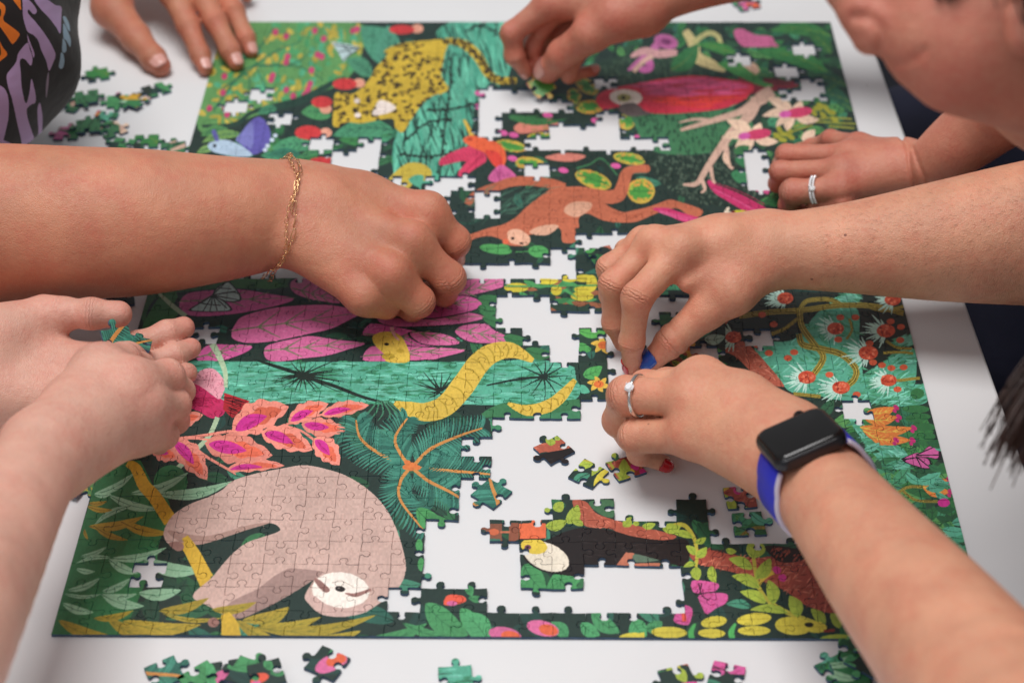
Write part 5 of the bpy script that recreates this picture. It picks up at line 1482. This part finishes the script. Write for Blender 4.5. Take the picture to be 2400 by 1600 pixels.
# near left person
blob('shirt', M_GREY, [[((-0.58, 0.0, -0.20), 0.16), ((-0.56, 0.0, 0.05), 0.15), ((-0.54, 0.0, 0.34), 0.13)], [((-0.54, 0.07, 0.32), 0.08), ((-0.46, 0.09, 0.22), 0.066)], [((-0.54, -0.06, 0.36), 0.08), ((-0.44, -0.13, 0.30), 0.066)]], 0.012, 0.05, p_near)

# ---- printed shirt of the left person
SHC = WD(-150, 30, 1.25)
SHR = 330 * 1.25 / FPX
d0 = norm(CAMP - SHC)
exs = norm(np.cross((0, 0, 1), d0)); eys = np.cross(d0, exs)
PR = np.zeros((900, 900, 3), np.float32); PR[:] = np.array((25, 21, 24)) / 255


def shirt_uv(D):
    return np.stack([0.5 + 0.5 * (D @ exs), 0.5 + 0.5 * (D @ eys)], -1)


def sp(P, col, k=4.355, smooth=True):
    P = np.array(P, float)
    if smooth: P = catmull(P, 5, True)
    q = P / k
    out = []
    for x, y in q:
        d = norm(ray(x, y)); oc = CAMP - SHC
        b_ = d @ oc; c_ = oc @ oc - (SHR * 1.02) ** 2; disc = max(0.0, b_ * b_ - c_)
        out.append(norm(CAMP + d * (-b_ - math.sqrt(disc)) - SHC))
    fill_T(shirt_uv(np.array(out)) * 900, col, 0.03, PR)


LIL = (186, 160, 206); ORN = (240, 128, 30); BLU = (150, 182, 204)
sp([(100, -20), (195, -20), (215, 112), (150, 40)], ORN, smooth=False)
sp([(-60, 20), (0, 30), (45, 70), (50, 130), (38, 205), (120, 270), (220, 348), (205, 410), (172, 457), (150, 458), (70, 350), (-10, 265), (-80, 300)], ORN)
sp([(-40, 90), (0, 100), (8, 140), (0, 175), (-40, 180)], (25, 21, 24))
sp([(-40, 610), (0, 602), (40, 588), (42, 540), (20, 432), (60, 500), (112, 578), (40, 650), (-40, 700)], ORN)
sp([(218, -10), (268, -10), (340, 50), (382, 105), (375, 140), (345, 145), (300, 105), (284, 112), (300, 150), (380, 230), (470, 340), (540, 450), (582, 560), (560, 650), (520, 735), (500, 640), (450, 520), (420, 430), (370, 370), (305, 332), (270, 260), (240, 170), (225, 60)], LIL)
sp([(345, -10), (490, -5), (600, 50), (692, 76), (670, 220), (640, 348), (600, 280), (520, 180), (420, 90)], LIL)
sp([(310, 450), (340, 520), (366, 600), (360, 670), (342, 688), (300, 635), (265, 620), (240, 650), (240, 760), (230, 900), (248, 1042), (300, 950), (338, 826), (352, 860), (362, 980), (345, 1040), (290, 1062), (250, 1110), (262, 1250), (272, 1370), (240, 1480), (130, 1480), (146, 1300), (122, 1050), (90, 880), (92, 790), (130, 742), (200, 660), (228, 560)], LIL)
sp([(-60, 880), (0, 885), (50, 910), (78, 980), (72, 1100), (40, 1220), (-60, 1330)], LIL)
sp([(-60, 1320), (0, 1332), (60, 1362), (84, 1480), (-60, 1480)], LIL)
sp([(396, 1040), (404, 1140), (370, 1230), (310, 1330), (268, 1366), (320, 1270), (350, 1180), (365, 1090)], LIL)
sp([(515, 745), (512, 830), (490, 930), (466, 1000), (472, 930), (490, 830)], (150, 136, 158)); sp([(302, 360), (345, 460), (386, 560), (376, 606), (350, 520), (315, 430)], LIL)
for P in [[(700, 180), (735, 175), (760, 250), (745, 330), (715, 260)], [(690, 250), (715, 280), (735, 400), (715, 480), (690, 420), (668, 380)], [(660, 400), (682, 440), (680, 510), (660, 540), (640, 520)], [(630, 540), (650, 560), (650, 640), (632, 700), (606, 690), (618, 610)]]: sp(P, BLU)
shirt_img = make_image('shirt_print', PR)
m_shirt, nt, b = new_mat('printed_jersey')
im = nt.nodes.new('ShaderNodeTexImage'); im.image = shirt_img; im.extension = 'EXTEND'
nt.links.new(im.outputs['Color'], b.inputs['Base Color']); b.inputs['Roughness'].default_value = 0.8
b.inputs['Sheen Weight'].default_value = 0.15
tcn = nt.nodes.new('ShaderNodeTexCoord'); nz = nt.nodes.new('ShaderNodeTexNoise'); nz.inputs['Scale'].default_value = 26; nz.inputs['Detail'].default_value = 3
nt.links.new(tcn.outputs['Object'], nz.inputs['Vector'])
bp = nt.nodes.new('ShaderNodeBump'); bp.inputs['Strength'].default_value = 0.5; bp.inputs['Distance'].default_value = 0.006
nt.links.new(nz.outputs['Fac'], bp.inputs['Height']); nt.links.new(bp.outputs['Normal'], b.inputs['Normal'])
upv = np.array([0, 0.25, 1.0]); upv /= np.linalg.norm(upv)
sh = blob('shirt', m_shirt, [[(SHC + upv * 0.022, SHR * 1.0), (SHC - upv * 0.016, SHR * 0.985)], [(SHC + np.array([-0.05, 0.02, 0.02]), 0.09), (np.array([-0.36, 0.50, 0.12]), 0.13)], [(np.array([-0.36, 0.50, 0.12]), 0.13), (np.array([-0.55, 0.52, -0.2]), 0.16)],
                            [(np.array([-0.42, 0.5, 0.2]), 0.13), (np.array([-0.56, 0.52, 0.38]), 0.14)], [(np.array([-0.54, 0.44, 0.36]), 0.085), (np.array([-0.47, 0.36, 0.20]), 0.075)], [(np.array([-0.56, 0.62, 0.36]), 0.085), (np.array([-0.49, 0.86, 0.22]), 0.068)]], 0.006, 0.03, p_left)
n_ = len(sh.data.vertices); co = np.empty(n_ * 3, np.float32); sh.data.vertices.foreach_get('co', co); co = co.reshape(-1, 3)
_n = norm(np.array([0.4, 0.5, 0.75])); _m = norm(np.array([0.8, -0.5, 0.2]))
D_ = co - SHC; D_ /= np.linalg.norm(D_, axis=1)[:, None]
uvv = shirt_uv(D_)
far_ = (D_ @ d0) < 0.05
uvv[far_] = (0.999, 0.999)
_w = 0.0022 * np.sin(co @ _n * 95 + 2.2 * np.sin(co @ _m * 38)) + 0.0012 * np.sin(co @ _m * 160 + 1.5 * np.sin(co @ _n * 60))
sh.data.vertices.foreach_set('co', (co + D_ * _w[:, None]).astype(np.float32).ravel()); sh.data.update()
PRv = sh.data.uv_layers.new(name='UVMap'); idx = np.empty(len(sh.data.loops), np.int32); sh.data.loops.foreach_get('vertex_index', idx)
PRv.data.foreach_set('uv', uvv[idx].astype(np.float32).ravel())

# ------------------------------------------------------------------ face of the far right person
HD = 0.82
def hp(x, y, r, dd=0.0): return (WD(x, y, HD + dd), r * (HD + dd) / FPX)
def face_field():
    ch = [[hp(2440, -60, 300, .02), hp(2400, -20, 290, .01)], [hp(2290, 30, 165, .0), hp(2188, 50, 112, .0)], [hp(2060, -85, 125, .01), hp(2160, -60, 150, .01)],
          [hp(2310, 100, 140, -.005), hp(2420, 150, 150, .0)], [hp(2190, 110, 88, -.002), hp(2240, 140, 100, -.002)]]
    return ch
chs = face_field()
pts = [(p, r) for ch in chs for p, r in ch]
ear = [hp(2400, 90, 44, -.055), hp(2390, 40, 40, -.055)]
nk = [(WD(2540, 120, 0.88), 0.055), (np.array([0.86, 0.56, 0.40]), 0.06)]
allp = pts + ear + nk
ff = Field(np.min([p - r for p, r in allp], 0) - 0.01, np.max([p + r for p, r in allp], 0) + 0.01, 0.002)
for ch in chs: ff.add_seg(ch[0][0], ch[1][0], ch[0][1], ch[1][1], 0.02)
ff.add_seg(nk[0][0], nk[1][0], nk[0][1], nk[1][1], 0.03)
for a_, b_, k in [(hp(1980, -40, 50, .01), hp(2012, 30, 40, .0), .012), (hp(2012, 30, 40, .0), hp(2034, 92, 36, .0), .006), (hp(2058, 60, 26, -.006), hp(2062, 84, 22, -.006), .010), (hp(2108, 116, 24, -.004), hp(2120, 126, 24, -.006), .006), (hp(2128, 142, 24, -.004), hp(2142, 152, 24, -.006), .006)]:
    ff.add_seg(a_[0], b_[0], a_[1], b_[1], k)
ff.add_seg(ear[0][0], ear[1][0], ear[0][1], ear[1][1], 0.006)
V, F = surface_nets(ff.D, ff.lo, 0.002); V = relax(V, F, 2)
_q = (V - CAMP) @ RC.T; _px = 1200 + FPX * _q[:, 0] / _q[:, 2]; _py = 800 + FPX * _q[:, 1] / _q[:, 2]
for line, sg, amp in (([(2002, 40), (2030, 42), (2052, 52), (2066, 74), (2068, 104)], 15, 0.0022), ([(2100, 152), (2136, 142), (2166, 120)], 11, 0.0014)):
    L_ = catmull(line, 8); dd = np.full(len(V), 1e9)
    for x_, y_ in L_: dd = np.minimum(dd, np.hypot(_px - x_, _py - y_))
    V = V + np.array([(v - CAMP) for v in V]) / np.linalg.norm(V - CAMP, axis=1)[:, None] * (amp * np.exp(-(dd / sg) ** 2) * (_q[:, 2] < HD + 0.01))[:, None]
head = mesh_obj('head', V, F, SK3, None, True)
c1 = hp(2230, 110, 1)[0]
red = np.exp(-(np.linalg.norm(V - c1, axis=1) / 0.04) ** 2) * 0.7
at = head.data.attributes.new('red', 'FLOAT', 'POINT'); at.data.foreach_set('value', red.astype(np.float32))
put(head, p_far)
M_HAIR = simple_mat('dark_brown_hair', lin(48, 30, 24), 0.42, spec=0.5, noise=0.3, nscale=200)
def strands(name, roots, n, mat, parent, rad, jit, seg=10):
    """bundle of hair: roots = list of guide curves (world); strands interpolate between guides"""
    Vs, Fs = [], []
    G = np.array(roots)
    for i in range(n):
        u = random.random() * (len(G) - 1); k = int(u); f_ = u - k
        c = G[k] * (1 - f_) + G[min(k + 1, len(G) - 1)] * f_
        off = np.array([random.gauss(0, jit) for _ in range(3)])
        tip = np.array([random.gauss(0, jit * 1.6) for _ in range(3)])
        s_ = np.linspace(0, 1, len(c))[:, None]
        P = catmull(c + off * (1 - s_) + (off + tip) * s_ * (1 + 0.3 * np.sin(s_ * 9 + i)), 3)
        P = P[:max(4, int(len(P) * random.uniform(0.72, 1.0)))]
        V_, F_ = tube(P, np.linspace(rad, rad * 0.25, len(P)), 4)
        Fs += [tuple(q + len(Vs) for q in f) for f in F_]; Vs += V_
    o = mesh_obj(name, Vs, Fs, mat, None, True)
    put(o, parent)
    return o


_q = (V - CAMP) @ RC.T; _px = 1200 + FPX * _q[:, 0] / _q[:, 2]; _py = 800 + FPX * _q[:, 1] / _q[:, 2]
def on_face(x, y, off=0.002):
    k = np.hypot(_px - x, _py - y) < 12
    return WD(x, y, _q[k, 2].min() - off)
tl = [np.array([on_face(2200 + 20 * k, -150), on_face(2200 + 14 * k, -90), on_face(2196 + 10 * k, -40), on_face(2200 + 9 * k, 4 - abs(k - 3) * 4)]) for k in range(7)]
strands('hair', tl, 150, M_HAIR, p_far, 0.0007, 0.0012)
cap = blob('hair', M_HAIR, [[(p_, r_ + 0.007) for p_, r_ in ch] for ch in (chs[0], chs[2])] + [[(chs[0][0][0], chs[0][0][1] + 0.007), (chs[2][1][0], chs[2][1][1] + 0.007)]], 0.004, 0.012, p_far)
cv = np.empty(len(cap.data.vertices) * 3, np.float32); cap.data.vertices.foreach_get('co', cv); cv = cv.reshape(-1, 3).astype(float)
hdir = norm(0.75 * RC[0] - 0.9 * RC[1] + 0.35 * RC[2]); hv = cv - chs[0][1][0]; hl = np.linalg.norm(hv, axis=1)
sink = np.clip((0.12 - (hv @ hdir) / hl) / 0.12, 0, 1)
grain = 0.0016 * np.sin(cv @ np.array([420.0, 160.0, 90.0]) + 3 * np.sin(cv @ np.array([30.0, 60.0, 80.0])))
cap.data.vertices.foreach_set('co', (cv + hv / hl[:, None] * (grain - sink * 0.022)[:, None]).astype(np.float32).ravel()); cap.data.update()
hg = []
for k in range(6):
    hg.append(np.array([hp(2330 + 30 * k, -290 + 8 * k, 1, -.05)[0], hp(2400 + 26 * k, -150 + 10 * k, 1, -.07)[0], hp(2436 + 22 * k, -10 + 10 * k, 1, -.075)[0], hp(2480 + 26 * k, 120 + 10 * k, 1, -.06)[0]]))
strands('hair', hg, 260, M_HAIR, p_far, 0.0011, 0.004)
M_BROWN = simple_mat('brown_hair', lin(58, 38, 32), 0.45, noise=0.35, nscale=220)
HC = np.array([0.74, 0.09, 0.47])
hd2 = blob('head', SK4, [[(HC, 0.076), (HC + np.array([-0.02, 0.0, -0.035]), 0.062)], [(HC + np.array([-0.085, 0.0, -0.03]), 0.012), (HC + np.array([-0.07, 0.0, 0.0]), 0.010)], [(HC + np.array([-0.05, 0.0, -0.075]), 0.028), (HC + np.array([-0.02, 0.0, -0.05]), 0.05)], [(HC + np.array([0.03, 0.0, -0.05]), 0.05), (np.array([0.9, 0.10, 0.36]), 0.055)]], 0.004, 0.012, p_right)
blob('hair', M_BROWN, [[(HC + np.array([0.022, 0.0, 0.018]), 0.083), (HC + np.array([0.03, 0.0, -0.01]), 0.082)], [(HC + np.array([0.02, -0.045, -0.02]), 0.045), (HC + np.array([-0.01, -0.06, -0.09]), 0.03)], [(HC + np.array([0.02, 0.045, -0.02]), 0.045), (HC + np.array([0.02, 0.06, -0.10]), 0.032)]], 0.004, 0.02, p_right)
lg = []
for k in range(7):
    u_ = k / 6.0
    lg.append(np.array([HC + np.array([-0.02 + 0.05 * u_, -0.062, 0.0]), HC + np.array([-0.03 + 0.04 * u_, -0.075, -0.08]), WD(2640 + 20 * k, 600, 0.86), WD(2510 + 18 * k, 780, 0.84), WD(2404 + 14 * k, 930, 0.83), WD(2334 + 13 * k, 1100 - 6 * k, 0.83)]))
strands('hair', lg, 800, M_BROWN, p_right, 0.0012, 0.0034)

# ------------------------------------------------------------------ arm hair on the freckled forearm
V0 = np.empty(len(armB.data.vertices) * 3, np.float32); armB.data.vertices.foreach_get('co', V0); V0 = V0.reshape(-1, 3)
N0 = np.empty(len(armB.data.vertices) * 3, np.float32); armB.data.vertex_normals.foreach_get('vector', N0); N0 = N0.reshape(-1, 3)
sel = np.where((V0[:, 0] > W(1900, 560, .06)[0]) & (V0[:, 0] < W(2420, 560, .06)[0]) & (N0 @ UPC > -0.1))[0]
Vs, Fs = [], []
dirb = norm(W(1850, 640, .05) - W(2200, 566, .07))
for i in rng.choice(sel, 1100, replace=False):
    p = V0[i].astype(float); n = N0[i].astype(float)
    d = norm(dirb + 0.45 * n + rng.normal(0, 0.28, 3)); l = random.uniform(.003, .0065)
    s_ = norm(np.cross(d, n)) * 0.00005
    k = len(Vs); Vs += [p - s_, p + s_, p + d * l * .5 + n * .0003 + s_ * .7, p + d * l * .5 + n * .0003 - s_ * .7, p + d * l - n * .0004]
    Fs += [(k, k + 1, k + 2, k + 3), (k + 3, k + 2, k + 4)]
ah = mesh_obj('arm_hair', Vs, Fs, simple_mat('arm_hair', lin(112, 76, 54), 0.5)); tag(ah, kind='stuff'); put(ah, armB)

# ------------------------------------------------------------------ bracelet
GOLD_M = simple_mat('gold', (0.80, 0.50, 0.26, 1), 0.22, 1.0, noise=0.05)
SILV = simple_mat('silver', (0.78, 0.77, 0.75, 1), 0.18, 1.0, noise=0.05)
DIAM = simple_mat('clear_stone', (0.95, 0.95, 0.97, 1), 0.03, 0.0, spec=1.0, coat=1.0)


def ring_path(c, ax, u, v, ru, rv, n): return [c + u * ru * math.cos(t) + v * rv * math.sin(t) for t in np.linspace(0, 2 * math.pi, n, endpoint=False)]


pA, rA = J((668, 500, 62, 123)); qA, _ = J((520, 512, 68, 144)); axA = norm(pA - qA)
camup = -RC[1]; pA = pA - axA * 0.003
axA = norm(axA - camup * 0.30)
uA = norm(np.cross((0, 0, 1), axA)); vA = np.cross(axA, uA)
brace = empty('bracelet', pA); tag(brace, 'thin gold double chain bracelet round the wrist of the reaching fist', 'bracelet')


def link_mesh(L, w, r):
    P = []
    for k in range(16):
        t = 2 * math.pi * k / 16
        x = math.copysign(abs(math.cos(t)) ** 0.6, math.cos(t)) * L / 2; y = math.copysign(abs(math.sin(t)) ** 0.8, math.sin(t)) * w / 2
        P.append((x, y, 0.0))
    V_, F_ = tube(P, r, 5, True)
    me = bpy.data.meshes.new('link'); me.from_pydata([tuple(v) for v in V_], [], F_); me.materials.append(GOLD_M)
    me.polygons.foreach_set('use_smooth', [True] * len(me.polygons)); return me


gA = girth(armA, pA, axA, uA, vA)
lm1 = link_mesh(0.0085, 0.0023, 0.00032); lm2 = link_mesh(0.0040, 0.0022, 0.00027)
for (lm, L, dR, sh_, wob) in ((lm1, 0.0072, 0.0019, 0.0, 0.0016), (lm2, 0.0034, 0.0016, -0.0022, 0.0022)):
    Rr = rA + dR
    n = int(2 * math.pi * Rr / L)
    for k in range(n):
        t = 2 * math.pi * k / n
        rad = norm(uA * math.cos(t) + vA * math.sin(t)); tg = norm(-uA * math.sin(t) + vA * math.cos(t))
        if rad[2] < -0.75: continue
        hang = 0.004 * max(0, -rad[2])
        p = pA + rad * (gA(t) + dR + hang) + axA * (sh_ + wob * math.sin(5 * t + sh_ * 900))
        roll = (k % 2) * math.pi / 2 * 0.9 + random.uniform(-.3, .3)
        y = norm(np.cross(rad, tg)); yy = y * math.cos(roll) + rad * math.sin(roll); zz = np.cross(tg, yy)
        o = bpy.data.objects.new('link', lm); COL.objects.link(o); o.parent = brace
        o.matrix_local = Matrix(((tg[0], yy[0], zz[0], p[0] - pA[0]), (tg[1], yy[1], zz[1], p[1] - pA[1]), (tg[2], yy[2], zz[2], p[2] - pA[2]), (0, 0, 0, 1)))


# ------------------------------------------------------------------ rings
def ring(fq, i, t, label, stone_dir, bands, solit):
    (a, ra), (b_, rb) = fq[i], fq[i + 1]
    c = a + (b_ - a) * t; r = (ra + (rb - ra) * t) * 0.975 + 0.0008
    ax = norm(b_ - a); u = norm(np.asarray(stone_dir) - ax * (np.asarray(stone_dir) @ ax)); v = np.cross(ax, u)
    e = empty('ring', c); tag(e, label, 'ring')
    for o_ in bands:
        V_, F_ = tube(ring_path(c + ax * o_, ax, u, v, r, r, 48), 0.0009 if len(bands) > 1 else 0.0013, 8, True)
        put(mesh_obj('band', V_, F_, SILV, None, True), e)
        if len(bands) > 1:
            for k in range(-7, 8):
                th = k * 0.16; p = c + ax * o_ + (u * math.cos(th) + v * math.sin(th)) * (r + 0.0009)
                put(gem('small_stone', p, u * math.cos(th) + v * math.sin(th), 0.0009), e)
    put(gem('stone', c + u * (r + 0.0014) + ax * (bands[0] if len(bands) > 1 else 0), u, solit), e)
    for s1, s2 in ((1, 1), (1, -1), (-1, 1), (-1, -1)):
        p0 = c + u * (r + 0.0004); p1 = c + u * (r + 0.0024) + (ax * s1 + v * s2) * solit * 0.72
        V_, F_ = tube([p0 + (ax * s1 + v * s2) * solit * .4, p1, p1 + u * 0.0003 - (ax * s1 + v * s2) * .0003], 0.00035, 6)
        put(mesh_obj('prong', V_, F_, SILV, None, True), e)


def gem(name, p, n, r):
    n = norm(n); x = norm(np.cross(n, (0.3, 0.9, 0.1))); y = np.cross(n, x)
    V_, F_ = [], []
    rings_ = [(0.0, -1.0), (1.0, -0.05), (1.0, 0.1), (0.62, 0.5)]
    for rr, hh in rings_:
        for k in range(8):
            t = 2 * math.pi * k / 8 + (0.39 if rr == .62 else 0)
            V_.append(p + (x * math.cos(t) + y * math.sin(t)) * r * max(rr, .02) + n * hh * r)
    for i in range(3):
        for k in range(8): F_.append((i * 8 + k, i * 8 + (k + 1) % 8, (i + 1) * 8 + (k + 1) % 8, (i + 1) * 8 + k))
    F_.append(tuple(24 + k for k in range(8)))
    return mesh_obj(name, V_, F_, DIAM)


ring(fG[3], 0, 0.52, 'pair of thin silver bands set with small stones on the folded ring hand', (-0.1, -0.75, 0.65), (-0.0011, 0.0011), 0.0021)
ring(fH[2], 0, 0.80, 'silver ring with one large round stone on the watch wearing hand', (-0.25, -0.45, 0.85), (0.0,), 0.0030)

# ------------------------------------------------------------------ watch
cw, rw = J((1908, 1136, 83, 112)); cf, _ = J((2010, 1250, 96, 134))
aw = norm(cf - cw); nw = norm(np.array([-0.22, -0.12, 1.0])); nw = norm(nw - aw * (nw @ aw)); bw = np.cross(nw, aw)
if bw[0] < 0: bw = -bw
watch = empty('wristwatch', cw); tag(watch, 'square black faced wristwatch on a blue strap with pale edge', 'watch')
M_CASE = simple_mat('graphite_case', lin(60, 60, 64), 0.32, 0.85)
M_GLASS = simple_mat('black_glass', lin(20, 17, 16), 0.16, spec=0.5)
M_STRAP = simple_mat('blue_strap', lin(30, 40, 190), 0.55, noise=0.08, nscale=60)
M_EDGE = simple_mat('pale_lilac_edge', lin(206, 196, 214), 0.6)


def rounded_box(name, c, ax, ay, az, sx, sy, sz, cr_, bev, mat):
    """rounded-corner box: sx, sy half sizes in the plane (ax, ay), height sz along az"""
    O = []
    for qx, qy, a0 in ((1, 1, 0), (-1, 1, 90), (-1, -1, 180), (1, -1, 270)):
        for k in range(7):
            t = math.radians(a0 + 15 * k); O.append((qx * (sx - cr_) + cr_ * math.cos(t), qy * (sy - cr_) + cr_ * math.sin(t)))
    O = np.array(O); n = len(O)
    prof = []
    for k in range(5):
        t = k / 4 * math.pi / 2; prof.append((bev * (1 - math.sin(t)), bev * (1 - math.cos(t))))
    prof = [(d, z) for d, z in prof]
    rows = [(d, z) for d, z in prof] + [(d, sz - z) for d, z in prof[::-1]]
    V_, F_ = [], []
    for d, z in rows:
        s0 = (sx - d) / sx; s1 = (sy - d) / sy
        for x, y in O: V_.append(c + ax * x * s0 + ay * y * s1 + az * z)
    for i in range(len(rows) - 1):
        for k in range(n): F_.append((i * n + k, i * n + (k + 1) % n, (i + 1) * n + (k + 1) % n, (i + 1) * n + k))
    F_.append(tuple(range(n - 1, -1, -1))); F_.append(tuple((len(rows) - 1) * n + k for k in range(n)))
    return mesh_obj(name, V_, F_, mat, None, True)


gW = girth(armH, cw, aw, nw, bw, 72, 0.008)
wc = cw + nw * (gW(0.0) - 0.0012)
put(rounded_box('case', wc, bw, aw, nw, 0.0205, 0.0178, 0.0092, 0.007, 0.0035, M_CASE), watch)
put(rounded_box('screen', wc + nw * 0.0054, bw, aw, nw, 0.0196, 0.0169, 0.0046, 0.0065, 0.0028, M_GLASS), watch)
pc = wc - aw * 0.0180 + nw * 0.0055 + bw * 0.008
V_, F_ = tube([pc, pc - aw * 0.0022, pc - aw * 0.0026], [0.0034, 0.0033, 0.0028], 14); put(mesh_obj('crown', V_, F_, M_CASE, None, False), watch)
NS = 60; V_, F_, MI = [], [], []
for k in range(NS + 1):
    ph = math.radians(38) + (math.radians(322) - math.radians(38)) * k / NS
    d = nw * math.cos(ph) + bw * math.sin(ph)
    ro = gW(ph) + 0.0006
    lift = 0.0034 * max(0, 1 - min(k, NS - k) / 6.0)
    for (wd, th) in ((-0.0132, 0), (0.0132, 0), (0.0132, .0014), (0.0118, .0026), (-0.0118, .0026), (-0.0132, .0014)):
        V_.append(cw + d * (ro + th + lift) + aw * wd)
for k in range(NS):
    for j in range(6):
        l = (j + 1) % 6; F_.append((k * 6 + j, k * 6 + l, (k + 1) * 6 + l, (k + 1) * 6 + j)); MI.append(1 if j in (0, 1, 2, 5) else 0)
F_.append((5, 4, 3, 2, 1, 0)); F_.append(tuple(NS * 6 + j for j in range(6))); MI += [0, 0]
st = mesh_obj('strap', V_, F_, [M_STRAP, M_EDGE], None, True); st.data.polygons.foreach_set('material_index', MI); put(st, watch)

# ------------------------------------------------------------------ pieces held in the palm
loose(0, 0, 40, (1040, 1050), label='green jigsaw piece standing on the fingers of the upturned palm', world=W(276, 803, 0.058), tilt=(0.85, 0.2))
loose(0, 0, 100, (1045, 1140), label='dark green jigsaw piece lying flat on the fingers of the upturned palm', world=W(318, 806, 0.053), tilt=(0.4, 0.3))
